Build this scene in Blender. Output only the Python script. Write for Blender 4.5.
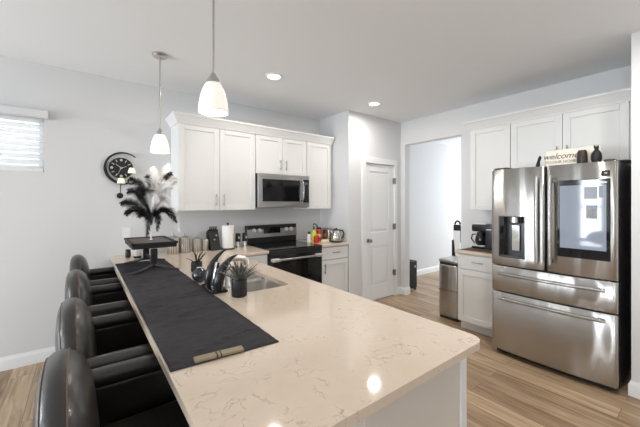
import bpy, bmesh, math, random
from mathutils import Vector, Matrix
random.seed(7)
PI = math.pi
for o in list(bpy.data.objects):
    bpy.data.objects.remove(o)
scene = bpy.context.scene
C = scene.collection

# ------------------------------------------------------------------ camera
cam_d = bpy.data.cameras.new('camera')
cam = bpy.data.objects.new('camera', cam_d)
C.objects.link(cam)
cam_d.sensor_width = 36
cam_d.lens = 310.37 / 640 * 36
cam_d.shift_y = -10.86 / 640
cam_d.clip_start = 0.02
cam.location = (0, 0, 1.4607)
cam.rotation_euler = (PI / 2, 0, -0.6543)
scene.camera = cam

# ------------------------------------------------------------------ world, daylight, exposure
w = bpy.data.worlds.new('world')
scene.world = w
w.use_nodes = True
bg = w.node_tree.nodes['Background']
bg.inputs[0].default_value = (0.92, 0.96, 1.0, 1)
bg.inputs[1].default_value = 1.5

def area(name, loc, target, sx, sy, power, col=(1, 1, 1)):
    l = bpy.data.lights.new(name, 'AREA')
    l.shape = 'RECTANGLE'; l.size = sx; l.size_y = sy
    l.energy = power; l.color = col
    o = bpy.data.objects.new(name, l); C.objects.link(o)
    o.location = loc
    o.rotation_euler = (Vector(target) - Vector(loc)).to_track_quat('-Z', 'Y').to_euler()
    return o

DAY = (0.86, 0.94, 1.0)
# daylight lamps at invented unseen windows behind the camera, side ones narrowed for streaks
for wy, pw in ((3.23, 125), (2.22, 125), (0.1, 70), (-1.3, 60)):
    area('unseen_side_daylight', (-4.75, wy, 1.35), (0, wy, 1.35), 0.45, 1.9, pw, DAY)
area('unseen_front_daylight', (-2.2, -3.75, 1.35), (-2.2, 0, 1.35), 2.2, 1.9, 22, DAY)
area('unseen_front_daylight', (1.7, -3.75, 1.35), (1.7, 0, 1.35), 2.2, 1.9, 8, DAY)
# daylight outside the small high window
area('daylight_high_window', (-0.73, 4.25, 2.05), (-0.73, 3.8, 2.0), 1.0, 0.6, 10, DAY)
# lamp at an unseen window, added to brighten the hall beyond the opening
area('unseen_hall_daylight', (8.3, 2.6, 1.5), (5, 2.6, 1.5), 1.6, 1.8, 125, DAY)

scene.view_settings.view_transform = 'Standard'
scene.view_settings.look = 'None'
scene.view_settings.gamma = 1
scene.view_settings.use_curve_mapping = False
scene.view_settings.exposure = -0.46

# ------------------------------------------------------------------ materials
def srgb(r, g, b):
    f = lambda v: (v / 255 / 12.92) if v / 255 <= 0.04045 else ((v / 255 + 0.055) / 1.055) ** 2.4
    return (f(r), f(g), f(b), 1)

MATS = {}
def mat(name, col, rough=0.5, metal=0.0, bump=0.0, bscale=60.0, var=0.0, vscale=8.0, spec=0.5, coat=0.0,
        emit=None, estr=0.0, trans=0.0, stretch=None, aniso=0.0, ior=1.45, sheen=0.0):
    if name in MATS: return MATS[name]
    m = bpy.data.materials.new(name); m.use_nodes = True
    nt = m.node_tree; N = nt.nodes; L = nt.links
    p = N['Principled BSDF']
    p.inputs['Base Color'].default_value = col
    p.inputs['Roughness'].default_value = rough
    p.inputs['Metallic'].default_value = metal
    p.inputs['Specular IOR Level'].default_value = spec
    p.inputs['Coat Weight'].default_value = coat
    p.inputs['Transmission Weight'].default_value = trans
    p.inputs['IOR'].default_value = ior
    p.inputs['Anisotropic'].default_value = aniso
    p.inputs['Sheen Weight'].default_value = sheen
    if emit:
        p.inputs['Emission Color'].default_value = emit
        p.inputs['Emission Strength'].default_value = estr
    if bump or var:
        tc = N.new('ShaderNodeTexCoord'); mp = N.new('ShaderNodeMapping')
        L.new(tc.outputs['Object'], mp.inputs['Vector'])
        if stretch: mp.inputs['Scale'].default_value = stretch
        if bump:
            n = N.new('ShaderNodeTexNoise'); n.inputs['Scale'].default_value = bscale; n.inputs['Detail'].default_value = 4
            b = N.new('ShaderNodeBump'); b.inputs['Strength'].default_value = bump; b.inputs['Distance'].default_value = 0.004
            L.new(mp.outputs[0], n.inputs['Vector']); L.new(n.outputs[0], b.inputs['Height']); L.new(b.outputs[0], p.inputs['Normal'])
        if var:
            n2 = N.new('ShaderNodeTexNoise'); n2.inputs['Scale'].default_value = vscale; n2.inputs['Detail'].default_value = 3
            r = N.new('ShaderNodeMix'); r.data_type = 'RGBA'
            r.inputs['A'].default_value = [c * (1 - var) for c in col[:3]] + [1]
            r.inputs['B'].default_value = [min(1, c * (1 + var)) for c in col[:3]] + [1]
            L.new(mp.outputs[0], n2.inputs['Vector']); L.new(n2.outputs[0], r.inputs['Factor'])
            L.new(r.outputs['Result'], p.inputs['Base Color'])
    MATS[name] = m
    return m

M_wall = mat('wall_paint', srgb(221, 221, 222), 0.85, bump=0.04, bscale=180)
M_ceil = mat('ceiling_paint', srgb(238, 240, 242), 0.9, bump=0.05, bscale=150)
M_trim = mat('trim_white', srgb(236, 236, 236), 0.4)
M_cab = mat('cabinet_white', srgb(228, 228, 227), 0.38, var=0.01)
M_isl = mat('island_panel_paint', srgb(214, 206, 197), 0.45, var=0.01)
M_steel = mat('stainless_steel', (0.47, 0.46, 0.445, 1), 0.24, 1.0, aniso=1.0)
M_steel.node_tree.nodes['Principled BSDF'].inputs['Anisotropic Rotation'].default_value = 0.25
M_steelh = mat('stainless_horizontal', (0.46, 0.45, 0.44, 1), 0.28, 1.0)
M_fauc = mat('satin_faucet', (0.66, 0.63, 0.6, 1), 0.32, 1.0)
M_sink = mat('satin_sink_steel', (0.72, 0.70, 0.67, 1), 0.38, 1.0)
M_knob = mat('silver_knob', srgb(225, 223, 220), 0.35, 0.1)
M_chrome = mat('chrome', (0.75, 0.74, 0.72, 1), 0.14, 1.0)
M_nickel = mat('brushed_nickel', (0.55, 0.53, 0.5, 1), 0.3, 1.0)
M_pull = mat('dark_nickel_pull', (0.30, 0.285, 0.27, 1), 0.3, 1.0)
M_bglass = mat('black_glass', (0.006, 0.006, 0.007, 1), 0.06, spec=0.6)
M_bplas = mat('black_plastic', (0.014, 0.014, 0.015, 1), 0.35)
M_bmat = mat('black_matte', (0.012, 0.012, 0.013, 1), 0.6)
M_dark = mat('dark_fridge_side', (0.03, 0.025, 0.022, 1), 0.45)
M_leather = mat('black_leather', (0.019, 0.0165, 0.0155, 1), 0.34, bump=0.12, bscale=90, spec=0.8, coat=0.15)
M_pipe = mat('tan_stitching', srgb(104, 80, 62), 0.6)
M_cloth = mat('black_cloth', (0.055, 0.052, 0.057, 1), 0.95, bump=1.0, bscale=120, var=0.5, vscale=40, stretch=(0.4, 2, 1), spec=0.15)
M_white = mat('white_gloss', srgb(240, 240, 238), 0.35)
M_paper = mat('paper_white', srgb(243, 242, 240), 0.9, bump=0.2, bscale=80)
M_clear = mat('clear_glass', (1, 1, 1, 1), 0.02, trans=1.0)
M_red = mat('red_plastic', srgb(190, 40, 25), 0.4)
M_yel = mat('yellow_green_plastic', srgb(205, 210, 60), 0.4)
M_wood_dk = mat('dark_wood', (0.03, 0.02, 0.015, 1), 0.45, var=0.3, vscale=6, stretch=(1, 1, 12))
M_brown = mat('brown_woven', srgb(98, 78, 66), 0.8, bump=0.3, bscale=100, var=0.2, vscale=60)
M_shade = mat('frosted_shade_glass', srgb(250, 247, 240), 0.45, emit=srgb(255, 248, 234), estr=0.45)
M_lens = mat('lit_lens', srgb(255, 250, 240), 0.5, emit=srgb(255, 243, 222), estr=6)

def quartz():
    m = bpy.data.materials.new('cream_quartz'); m.use_nodes = True
    N = m.node_tree.nodes; L = m.node_tree.links; p = N['Principled BSDF']
    tc = N.new('ShaderNodeTexCoord')
    warp = N.new('ShaderNodeTexNoise'); warp.inputs['Scale'].default_value = 5; warp.inputs['Detail'].default_value = 5
    L.new(tc.outputs['Object'], warp.inputs['Vector'])
    mx = N.new('ShaderNodeMix'); mx.data_type = 'RGBA'; mx.blend_type = 'LINEAR_LIGHT'; mx.inputs['Factor'].default_value = 0.22
    L.new(tc.outputs['Object'], mx.inputs['A']); L.new(warp.outputs['Color'], mx.inputs['B'])
    vo = N.new('ShaderNodeTexVoronoi'); vo.feature = 'DISTANCE_TO_EDGE'; vo.inputs['Scale'].default_value = 13
    L.new(mx.outputs['Result'], vo.inputs['Vector'])
    rp = N.new('ShaderNodeValToRGB'); rp.color_ramp.elements[0].position = 0.0; rp.color_ramp.elements[0].color = (1, 1, 1, 1)
    rp.color_ramp.elements[1].position = 0.04; rp.color_ramp.elements[1].color = (0, 0, 0, 1)
    L.new(vo.outputs['Distance'], rp.inputs[0])
    ms = N.new('ShaderNodeTexNoise'); ms.inputs['Scale'].default_value = 14; ms.inputs['Detail'].default_value = 3
    L.new(tc.outputs['Object'], ms.inputs['Vector'])
    rm = N.new('ShaderNodeValToRGB'); rm.color_ramp.elements[0].position = 0.5; rm.color_ramp.elements[1].position = 0.66
    L.new(ms.outputs[0], rm.inputs[0])
    mul = N.new('ShaderNodeMath'); mul.operation = 'MULTIPLY'
    L.new(rp.outputs[0], mul.inputs[0]); L.new(rm.outputs[0], mul.inputs[1])
    m2 = N.new('ShaderNodeMath'); m2.operation = 'MULTIPLY'; m2.inputs[1].default_value = 0.6
    L.new(mul.outputs[0], m2.inputs[0])
    cl = N.new('ShaderNodeTexNoise'); cl.inputs['Scale'].default_value = 14; cl.inputs['Detail'].default_value = 6
    L.new(tc.outputs['Object'], cl.inputs['Vector'])
    b = N.new('ShaderNodeMix'); b.data_type = 'RGBA'
    b.inputs['A'].default_value = srgb(212, 194, 175); b.inputs['B'].default_value = srgb(224, 208, 190)
    L.new(cl.outputs[0], b.inputs['Factor'])
    f = N.new('ShaderNodeMix'); f.data_type = 'RGBA'; f.inputs['B'].default_value = srgb(140, 112, 92)
    L.new(m2.outputs[0], f.inputs['Factor']); L.new(b.outputs['Result'], f.inputs['A'])
    L.new(f.outputs['Result'], p.inputs['Base Color'])
    p.inputs['Roughness'].default_value = 0.06
    p.inputs['Specular IOR Level'].default_value = 0.5
    return m
M_quartz = quartz()

def floor_mat():
    m = bpy.data.materials.new('oak_plank_floor'); m.use_nodes = True
    N = m.node_tree.nodes; L = m.node_tree.links; p = N['Principled BSDF']
    tc = N.new('ShaderNodeTexCoord')
    mp = N.new('ShaderNodeMapping'); mp.inputs['Rotation'].default_value = (0, 0, PI / 2)
    L.new(tc.outputs['Object'], mp.inputs['Vector'])
    br = N.new('ShaderNodeTexBrick')
    br.offset = 0.37; br.inputs['Scale'].default_value = 1
    br.inputs['Brick Width'].default_value = 1.2; br.inputs['Row Height'].default_value = 0.16
    br.inputs['Mortar Size'].default_value = 0.0022; br.inputs['Mortar Smooth'].default_value = 0.4; br.inputs['Bias'].default_value = 0.0
    br.inputs['Color1'].default_value = (0, 0, 0, 1); br.inputs['Color2'].default_value = (1, 1, 1, 1); br.inputs['Mortar'].default_value = (0.5, 0.5, 0.5, 1)
    L.new(mp.outputs[0], br.inputs['Vector'])
    # per plank offset of the grain
    add = N.new('ShaderNodeVectorMath'); add.operation = 'MULTIPLY_ADD'
    add.inputs[1].default_value = (9, 9, 9)
    L.new(br.outputs['Color'], add.inputs[0]); L.new(tc.outputs['Object'], add.inputs[2])
    m2 = N.new('ShaderNodeMapping'); m2.inputs['Scale'].default_value = (26, 1.6, 1)
    L.new(add.outputs[0], m2.inputs['Vector'])
    g = N.new('ShaderNodeTexNoise'); g.inputs['Scale'].default_value = 1.2; g.inputs['Detail'].default_value = 7; g.inputs['Distortion'].default_value = 1.2
    L.new(m2.outputs[0], g.inputs['Vector'])
    c1 = N.new('ShaderNodeMix'); c1.data_type = 'RGBA'
    c1.inputs['A'].default_value = srgb(170, 142, 113); c1.inputs['B'].default_value = srgb(210, 183, 152)
    L.new(br.outputs['Color'], c1.inputs['Factor'])
    rg = N.new('ShaderNodeValToRGB'); rg.color_ramp.elements[0].position = 0.3; rg.color_ramp.elements[0].color = srgb(168, 158, 148)
    rg.color_ramp.elements[1].position = 0.68; rg.color_ramp.elements[1].color = (1, 1, 1, 1)
    L.new(g.outputs[0], rg.inputs[0])
    mu = N.new('ShaderNodeMix'); mu.data_type = 'RGBA'; mu.blend_type = 'MULTIPLY'; mu.inputs['Factor'].default_value = 0.9
    L.new(c1.outputs['Result'], mu.inputs['A']); L.new(rg.outputs[0], mu.inputs['B'])
    mo = N.new('ShaderNodeMix'); mo.data_type = 'RGBA'; mo.inputs['B'].default_value = srgb(84, 66, 52)
    mf = N.new('ShaderNodeMath'); mf.operation = 'MULTIPLY'; mf.inputs[1].default_value = 0.75
    L.new(br.outputs['Fac'], mf.inputs[0])
    L.new(mf.outputs[0], mo.inputs['Factor']); L.new(mu.outputs['Result'], mo.inputs['A'])
    L.new(mo.outputs['Result'], p.inputs['Base Color'])
    p.inputs['Roughness'].default_value = 0.42
    return m
M_floor = floor_mat()

def stripes_mat(name, c1, c2, scale):
    m = bpy.data.materials.new(name); m.use_nodes = True
    N = m.node_tree.nodes; L = m.node_tree.links; p = N['Principled BSDF']
    tc = N.new('ShaderNodeTexCoord')
    sep = N.new('ShaderNodeSeparateXYZ'); L.new(tc.outputs['Object'], sep.inputs[0])
    at = N.new('ShaderNodeMath'); at.operation = 'ARCTAN2'
    L.new(sep.outputs['Y'], at.inputs[0]); L.new(sep.outputs['X'], at.inputs[1])
    mu = N.new('ShaderNodeMath'); mu.operation = 'MULTIPLY'; mu.inputs[1].default_value = scale
    L.new(at.outputs[0], mu.inputs[0])
    si = N.new('ShaderNodeMath'); si.operation = 'SINE'; L.new(mu.outputs[0], si.inputs[0])
    r = N.new('ShaderNodeValToRGB'); r.color_ramp.elements[0].position = 0.3; r.color_ramp.elements[1].position = 0.7
    r.color_ramp.elements[0].color = c1; r.color_ramp.elements[1].color = c2
    ad = N.new('ShaderNodeMath'); ad.operation = 'MULTIPLY_ADD'; ad.inputs[1].default_value = 0.5; ad.inputs[2].default_value = 0.5
    L.new(si.outputs[0], ad.inputs[0]); L.new(ad.outputs[0], r.inputs[0])
    L.new(r.outputs[0], p.inputs['Base Color'])
    p.inputs['Roughness'].default_value = 0.35; p.inputs['Metallic'].default_value = 0.6
    return m
M_canister = stripes_mat('ribbed_tin', srgb(150, 140, 130), srgb(205, 196, 186), 16)

def blind_mat():
    m = bpy.data.materials.new('blind_slat_white'); m.use_nodes = True
    N = m.node_tree.nodes; L = m.node_tree.links
    out = N['Material Output']; p = N['Principled BSDF']
    p.inputs['Base Color'].default_value = srgb(245, 245, 245); p.inputs['Roughness'].default_value = 0.5
    t = N.new('ShaderNodeBsdfTranslucent'); t.inputs[0].default_value = (0.95, 0.95, 0.95, 1)
    mx = N.new('ShaderNodeMixShader'); mx.inputs[0].default_value = 0.5
    L.new(p.outputs[0], mx.inputs[1]); L.new(t.outputs[0], mx.inputs[2]); L.new(mx.outputs[0], out.inputs[0])
    return m
M_blind = blind_mat()

# ------------------------------------------------------------------ mesh helpers
def thing(name, label, cat, loc=(0, 0, 0), group=None):
    o = bpy.data.objects.new(name, None); C.objects.link(o)
    o.empty_display_size = 0.1
    o.location = loc
    tag(o, label, cat, group)
    return o

def tag(o, label, cat, group=None):
    o['label'] = label; o['category'] = cat
    if group: o['group'] = group
    return o

class B:
    """collects shapes in world coordinates, then links them as ONE mesh object"""
    def __init__(s): s.bm = bmesh.new()
    def box(s, x0, x1, y0, y1, z0, z1):
        x0, x1 = sorted((x0, x1)); y0, y1 = sorted((y0, y1)); z0, z1 = sorted((z0, z1))
        v = [s.bm.verts.new(p) for p in ((x0, y0, z0), (x1, y0, z0), (x1, y1, z0), (x0, y1, z0), (x0, y0, z1), (x1, y0, z1), (x1, y1, z1), (x0, y1, z1))]
        for f in ((3, 2, 1, 0), (4, 5, 6, 7), (0, 1, 5, 4), (1, 2, 6, 5), (2, 3, 7, 6), (3, 0, 4, 7)):
            s.bm.faces.new([v[i] for i in f])
        return s
    def mbox(s, m, a0, a1, z0, z1, o0, o1):
        p, q = m(a0, z0, o0), m(a1, z1, o1)
        return s.box(p[0], q[0], p[1], q[1], p[2], q[2])
    def loft(s, rings, cap=True, closed=True):
        R = [[s.bm.verts.new(p) for p in r] for r in rings]
        n = len(R[0])
        for i in range(len(R) - 1):
            for j in range(n if closed else n - 1):
                k = (j + 1) % n
                s.bm.faces.new((R[i][j], R[i][k], R[i + 1][k], R[i + 1][j]))
        if cap:
            s.bm.faces.new(R[0][::-1]); s.bm.faces.new(R[-1])
        return s
    def tube(s, pts, r, n=10, flat=1.0, cap=True):
        pts = [Vector(p) for p in pts]
        rs = r if isinstance(r, (list, tuple)) else [r] * len(pts)
        rings = []; up = None
        for i, p in enumerate(pts):
            t = (pts[min(i + 1, len(pts) - 1)] - pts[max(i - 1, 0)]).normalized()
            if up is None:
                up = Vector((0, 0, 1)) if abs(t.z) < 0.9 else Vector((1, 0, 0))
            a = t.cross(up).normalized(); b = a.cross(t).normalized(); up = b
            rings.append([p + a * math.cos(2 * PI * k / n) * rs[i] + b * math.sin(2 * PI * k / n) * rs[i] * flat for k in range(n)])
        return s.loft(rings, cap)
    def lathe(s, c, prof, n=28, cap=True):
        rings = [[(c[0] + r * math.cos(2 * PI * k / n), c[1] + r * math.sin(2 * PI * k / n), c[2] + z) for k in range(n)] for r, z in prof]
        return s.loft(rings, cap)
    def prism(s, outline, f0, f1):
        return s.loft([[f0(*p) for p in outline], [f1(*p) for p in outline]])
    def rbox(s, x0, x1, y0, y1, z0, z1, r=0.02, n=4):
        """box with rounded vertical edges, softened top and bottom"""
        def ring(ins, z):
            out = []
            rr = max(r - ins, 0.001)
            for cx, cy, a0 in ((x1 - r, y1 - r, 0), (x0 + r, y1 - r, PI / 2), (x0 + r, y0 + r, PI), (x1 - r, y0 + r, 1.5 * PI)):
                for k in range(n + 1):
                    a = a0 + PI / 2 * k / n
                    out.append((cx + rr * math.cos(a), cy + rr * math.sin(a), z))
            return out
        e = min(r, (z1 - z0) / 2) * 0.98
        rings = []
        for k in range(n + 1):
            a = PI / 2 * k / n
            rings.append(ring(min(e, r * .98) * (1 - math.sin(a)), z0 + e * (1 - math.cos(a))))
        for k in range(n + 1):
            a = PI / 2 * (1 - k / n)
            rings.append(ring(min(e, r * .98) * (1 - math.sin(a)), z1 - e * (1 - math.cos(a))))
        return s.loft(rings)
    def ball(s, c, r, n=16, sc=(1, 1, 1)):
        prof = []
        for k in range(1, n // 2):
            a = PI * k / (n // 2)
            prof.append((r * math.sin(a), -r * math.cos(a)))
        prof = [(r * .02, -r)] + prof + [(r * .02, r)]
        rings = [[(c[0] + q * sc[0] * math.cos(2 * PI * k / n), c[1] + q * sc[1] * math.sin(2 * PI * k / n), c[2] + z * sc[2]) for k in range(n)] for q, z in prof]
        return s.loft(rings)
    def build(s, name, m, parent=None, bevel=0.0, smooth=True, seg=2, subsurf=0, struct=False):
        bmesh.ops.recalc_face_normals(s.bm, faces=s.bm.faces)
        me = bpy.data.meshes.new(name)
        vs = [v.co for v in s.bm.verts]
        if parent is not None:
            off = Vector(parent.location)
            q = parent.parent
            while q is not None: off += Vector(q.location); q = q.parent
        else:
            lo = Vector((min(v.x for v in vs), min(v.y for v in vs), min(v.z for v in vs)))
            hi = Vector((max(v.x for v in vs), max(v.y for v in vs), max(v.z for v in vs)))
            off = Vector(((lo.x + hi.x) / 2, (lo.y + hi.y) / 2, lo.z)) if not struct else Vector((0, 0, 0))
        for v in s.bm.verts: v.co -= off
        s.bm.to_mesh(me); s.bm.free()
        me.materials.append(m)
        o = bpy.data.objects.new(name, me); C.objects.link(o)
        if parent is not None: o.parent = parent
        else: o.location = off
        if smooth:
            for p in me.polygons: p.use_smooth = True
            if not subsurf: me.set_sharp_from_angle(angle=math.radians(38))
        if bevel:
            b = o.modifiers.new('bevel', 'BEVEL'); b.width = bevel; b.segments = seg; b.limit_method = 'ANGLE'; b.angle_limit = math.radians(50)
            b.harden_normals = False
        if subsurf:
            q = o.modifiers.new('subsurf', 'SUBSURF'); q.levels = subsurf; q.render_levels = subsurf
        if struct: o['kind'] = 'structure'
        return o

def copy_tree(o, parent=None):
    c = o.copy(); C.objects.link(c); c.parent = parent
    for ch in list(o.children): copy_tree(ch, c)
    return c

def text_mesh(name, body, size, loc, rot, m, parent, depth=0.0008, shear=0.0):
    cu = bpy.data.curves.new(name, 'FONT'); cu.body = body; cu.shear = shear; cu.size = size; cu.extrude = depth; cu.align_x = 'CENTER'; cu.align_y = 'CENTER'
    t = bpy.data.objects.new(name, cu); C.objects.link(t)
    dg = bpy.context.evaluated_depsgraph_get(); dg.update()
    me = bpy.data.meshes.new_from_object(t.evaluated_get(dg))
    bpy.data.objects.remove(t); bpy.data.curves.remove(cu)
    me.materials.clear(); me.materials.append(m)
    o = bpy.data.objects.new(name, me); C.objects.link(o)
    off = Vector((0, 0, 0))
    q = parent
    while q is not None: off += Vector(q.location); q = q.parent
    o.parent = parent
    o.location = Vector(loc) - off; o.rotation_euler = rot
    return o

# ------------------------------------------------------------------ the room
H = 2.74
YB, XR, XP, YP = 3.824, 4.055, 2.927, 3.161
XL, YF = -4.6, -3.6
WT = 0.12
B().box(XL - .15, 9.0, YF - .15, YB + .15, -0.06, 0).build('floor', M_floor, struct=True, smooth=False)
B().box(XL - .15, 9.0, YF - .15, YB + .15, H, H + .08).build('ceiling', M_ceil, struct=True, smooth=False)

def wall_holes(name, axis, pos, thick, a0, a1, holes, m=None):
    """wall in plane axis=pos with rectangular holes (a0,a1,z0,z1) sorted along a"""
    b = B()
    def put(u0, u1, z0, z1):
        if u1 - u0 < 1e-5 or z1 - z0 < 1e-5: return
        if axis == 'x': b.box(pos, pos + thick, u0, u1, z0, z1)
        else: b.box(u0, u1, pos, pos + thick, z0, z1)
    cur = a0
    for h in holes:
        put(cur, h[0], 0, H); put(h[0], h[1], 0, h[2]); put(h[0], h[1], h[3], H); cur = h[1]
    put(cur, a1, 0, H)
    return b.build(name, m or M_wall, struct=True, smooth=False)

WX0, WX1, WZ0, WZ1 = -1.18, -0.278, 1.742, 2.245
wall_holes('wall_back', 'y', YB, .14, XL - .15, XP + .12, [(WX0, WX1, WZ0, WZ1)])
wall_holes('wall_right', 'x', XR, WT, 0.30, YP + .12, [(2.163, 3.08, 0, 2.378)])
wall_holes('wall_left', 'x', XL - .14, .14, YF - .14, YB, [(-1.58, -1.02, .4, 2.3), (-.18, .38, .4, 2.3), (1.95, 2.5, .4, 2.3), (2.95, 3.5, .4, 2.3)])
wall_holes('wall_front', 'y', YF - .14, .14, XL, XR, [(-3.3, -1.1, .4, 2.3), (.6, 2.8, .4, 2.3)])
# pantry enclosure
b = B(); b.box(XP, XP + .12, YP, YB, 0, H)
b.box(XP + .12, 3.254, YP, YP + .12, 0, H); b.box(3.254, 3.889, YP, YP + .12, 2.04, H); b.box(3.889, XR, YP, YP + .12, 0, H)
b.build('wall_pantry', M_wall, struct=True, smooth=False)
# projecting closet wall right of the refrigerator
b = B(); b.box(3.30, XR, 0.30, 0.43, 0, H); b.box(3.30, 3.42, YF, 0.30, 0, H)
b.build('wall_closet', M_wall, struct=True, smooth=False)
# hall beyond the opening
b = B(); b.box(XR + WT, 8.6, 3.75, 3.87, 0, H)
b.build('wall_hall', M_wall, struct=True, smooth=False)
b = B(); b.box(XR + WT, 8.6, 0.9, 1.02, 0, H)
b.build('wall_hall_near', M_wall, struct=True, smooth=False)
wall_holes('wall_hall_end', 'x', 8.5, .12, 1.02, 3.75, [(1.8, 3.4, .6, 2.4)])

def baseboard(name, pts, h=0.115, t=0.016):
    """pts: polyline, room on the left-hand side offset t"""
    b = B()
    prof = [(0, 0), (t, 0), (t, h * .72), (t * .75, h * .84), (t * .4, h * .9), (t * .35, h), (0, h)]
    P = [Vector((p[0], p[1], 0)) for p in pts]
    rings = []
    for i, p in enumerate(P):
        ns = []
        if i > 0: d = (p - P[i - 1]).normalized(); ns.append(Vector((-d.y, d.x, 0)))
        if i < len(P) - 1: d = (P[i + 1] - p).normalized(); ns.append(Vector((-d.y, d.x, 0)))
        n = ns[0] if len(ns) == 1 else (ns[0] + ns[1]) / (1 + ns[0].dot(ns[1]))
        rings.append([(p.x + n.x * o, p.y + n.y * o, z) for o, z in prof])
    b.loft(rings)
    return b.build(name, M_trim, struct=True)
baseboard('baseboard_back', [(0.60, YB), (XL, YB)])
baseboard('baseboard_left', [(XL, YB), (XL, YF)])
baseboard('baseboard_front', [(XL, YF), (3.30, YF)])
baseboard('baseboard_closet', [(3.30, YF), (3.30, 0.43), (3.36, 0.43)])
baseboard('baseboard_right', [(XR + WT, 3.08), (XR, 3.08), (XR, YP), (3.955, YP)])
baseboard('baseboard_hall', [(8.5, 3.75), (XR + WT, 3.75)])
baseboard('baseboard_pantry', [(3.16, YP), (XP, YP), (XP, 3.2)])

# window_1 with frame
b = B()
for (x0, x1, z0, z1) in ((WX0, WX0 + .04, WZ0, WZ1), (WX1 - .04, WX1, WZ0, WZ1), (WX0, WX1, WZ0, WZ0 + .04), (WX0, WX1, WZ1 - .04, WZ1)):
    b.box(x0, x1, YB + .06, YB + .10, z0, z1)
win = b.build('window_1', M_trim, struct=True)
p = B(); p.box(WX0 + .04, WX1 - .04, YB + .078, YB + .082, WZ0 + .04, WZ1 - .04); p.build('pane', M_clear, win)

# unseen windows made up for the light; left wall ones split for reflected streaks
def plain_window(name, axis, pos, a0, a1, z0, z1):
    b = B(); t = .05
    def put(u0, u1, w0, w1):
        if axis == 'x': b.box(pos - .03, pos + .03, u0, u1, w0, w1)
        else: b.box(u0, u1, pos - .03, pos + .03, w0, w1)
    put(a0, a0 + t, z0, z1); put(a1 - t, a1, z0, z1); put(a0, a1, z0, z0 + t); put(a0, a1, z1 - t, z1)
    
    if a1 - a0 > .8: put((a0 + a1) / 2 - .025, (a0 + a1) / 2 + .025, z0, z1)
    put(a0, a1, (z0 + z1) / 2 - .02, (z0 + z1) / 2 + .02)
    return b.build(name, M_trim, struct=True)
plain_window('window_2', 'x', XL - .07, -1.58, -1.02, .4, 2.3)
plain_window('window_3', 'x', XL - .07, -.18, .38, .4, 2.3)
plain_window('window_7', 'x', XL - .07, 1.95, 2.5, .4, 2.3)
plain_window('window_8', 'x', XL - .07, 2.95, 3.5, .4, 2.3)
plain_window('window_4', 'y', YF - .07, -3.3, -1.1, .4, 2.3)
plain_window('window_5', 'y', YF - .07, .6, 2.8, .4, 2.3)
plain_window('window_6', 'x', 8.56, 1.8, 3.4, .6, 2.4)  # unseen window put in to carry the hall lamp

# window blind (thing)
bl = thing('window_blind', 'white slatted blind lowered over the small high window on the left', 'blind', ((WX0 + WX1) / 2, YB - .03, WZ0))
b = B(); b.box(WX0 - .04, WX1 + .035, YB - .062, YB - .002, WZ1 - .015, WZ1 + .055); b.build('valance', M_wall, bl, bevel=.004)
n = 9
for k in range(n):
    z = WZ0 + .035 + k * (WZ1 - .03 - WZ0 - .035) / (n - 1)
    b = B(); pts = []
    ang = math.radians(60)
    cy = YB + .026
    for x in (WX0 + .006, WX1 - .006):
        pass
    hw = .030
    dy, dz = hw * math.cos(ang), hw * math.sin(ang)
    b.loft([[(x, cy - dy, z - dz), (x, cy - dy * .0 - .003, z + .002), (x, cy + dy, z + dz), (x, cy + dy, z + dz - .0025), (x, cy - .003, z - .0005), (x, cy - dy, z - dz - .0025)] for x in (WX0 + .006, WX1 - .006)])
    b.build('slat', M_blind, bl, smooth=False)
b = B(); b.box(WX0 + .006, WX1 - .006, YB + .008, YB + .045, WZ0 + .001, WZ0 + .016); b.build('bottom_rail', M_white, bl, bevel=.003)

# ------------------------------------------------------------------ pantry door (structure)
mb = lambda a, z, o: (a, YP - o, z)
b = B()
cw = .085
b.mbox(mb, 3.254 - cw, 3.254, 0, 2.04 + cw, 0, .018); b.mbox(mb, 3.889, 3.889 + cw * .75, 0, 2.04 + cw, 0, .018)
b.mbox(mb, 3.254, 3.889, 2.04, 2.04 + cw, 0, .018)
b.mbox(mb, 3.245, 3.2545, 0, 2.04, -.1, .0); b.mbox(mb, 3.8885, 3.898, 0, 2.04, -.1, .0)
b.build('trim_1', M_trim, struct=True, bevel=.006)
def door_slab(b, m, a0, a1, z0, z1, panels, t=.035, d=.009):
    """slab with raised-frame panels; front at o=0"""
    b.mbox(m, a0, a1, z0, z1, -t, -d)
    zs = [z0]
    pa0, pa1 = panels[0][0], panels[0][1]
    b.mbox(m, a0, pa0, z0, z1, -d, 0); b.mbox(m, pa1, a1, z0, z1, -d, 0)
    cur = z0
    for (_, _, q0, q1) in panels:
        b.mbox(m, pa0, pa1, cur, q0, -d, 0); cur = q1
        b.mbox(m, pa0 + .035, pa1 - .035, q0 + .035, q1 - .035, -d, -.002)
    b.mbox(m, pa0, pa1, cur, z1, -d, 0)
md = lambda a, z, o: (a, YP + .012 - o, z)
b = B(); door_slab(b, md, 3.257, 3.886, .012, 2.034, [(3.375, 3.768, .23, .81), (3.375, 3.768, 1.02, 1.92)])
door = b.build('door_1', M_trim, struct=True, bevel=.005, smooth=False)
b = B(); kx, kz = 3.318, .905
b.tube([(kx, YP + .012, kz), (kx, YP + .004, kz)], .03, 20); b.tube([(kx, YP + .004, kz), (kx, YP - .03, kz)], .011, 14)
b.ball((kx, YP - .045, kz), .027, 18, (1, .8, 1)); b.build('door_knob', M_pull, door)
for z in (1.80, 1.09, .37):
    b = B(); b.tube([(3.893, YP - .022, z - .045), (3.893, YP - .022, z + .045)], .007, 10); b.box(3.872, 3.914, YP - .02, YP + .012, z - .043, z + .043)
    b.build('hinge', M_pull, door)

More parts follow.
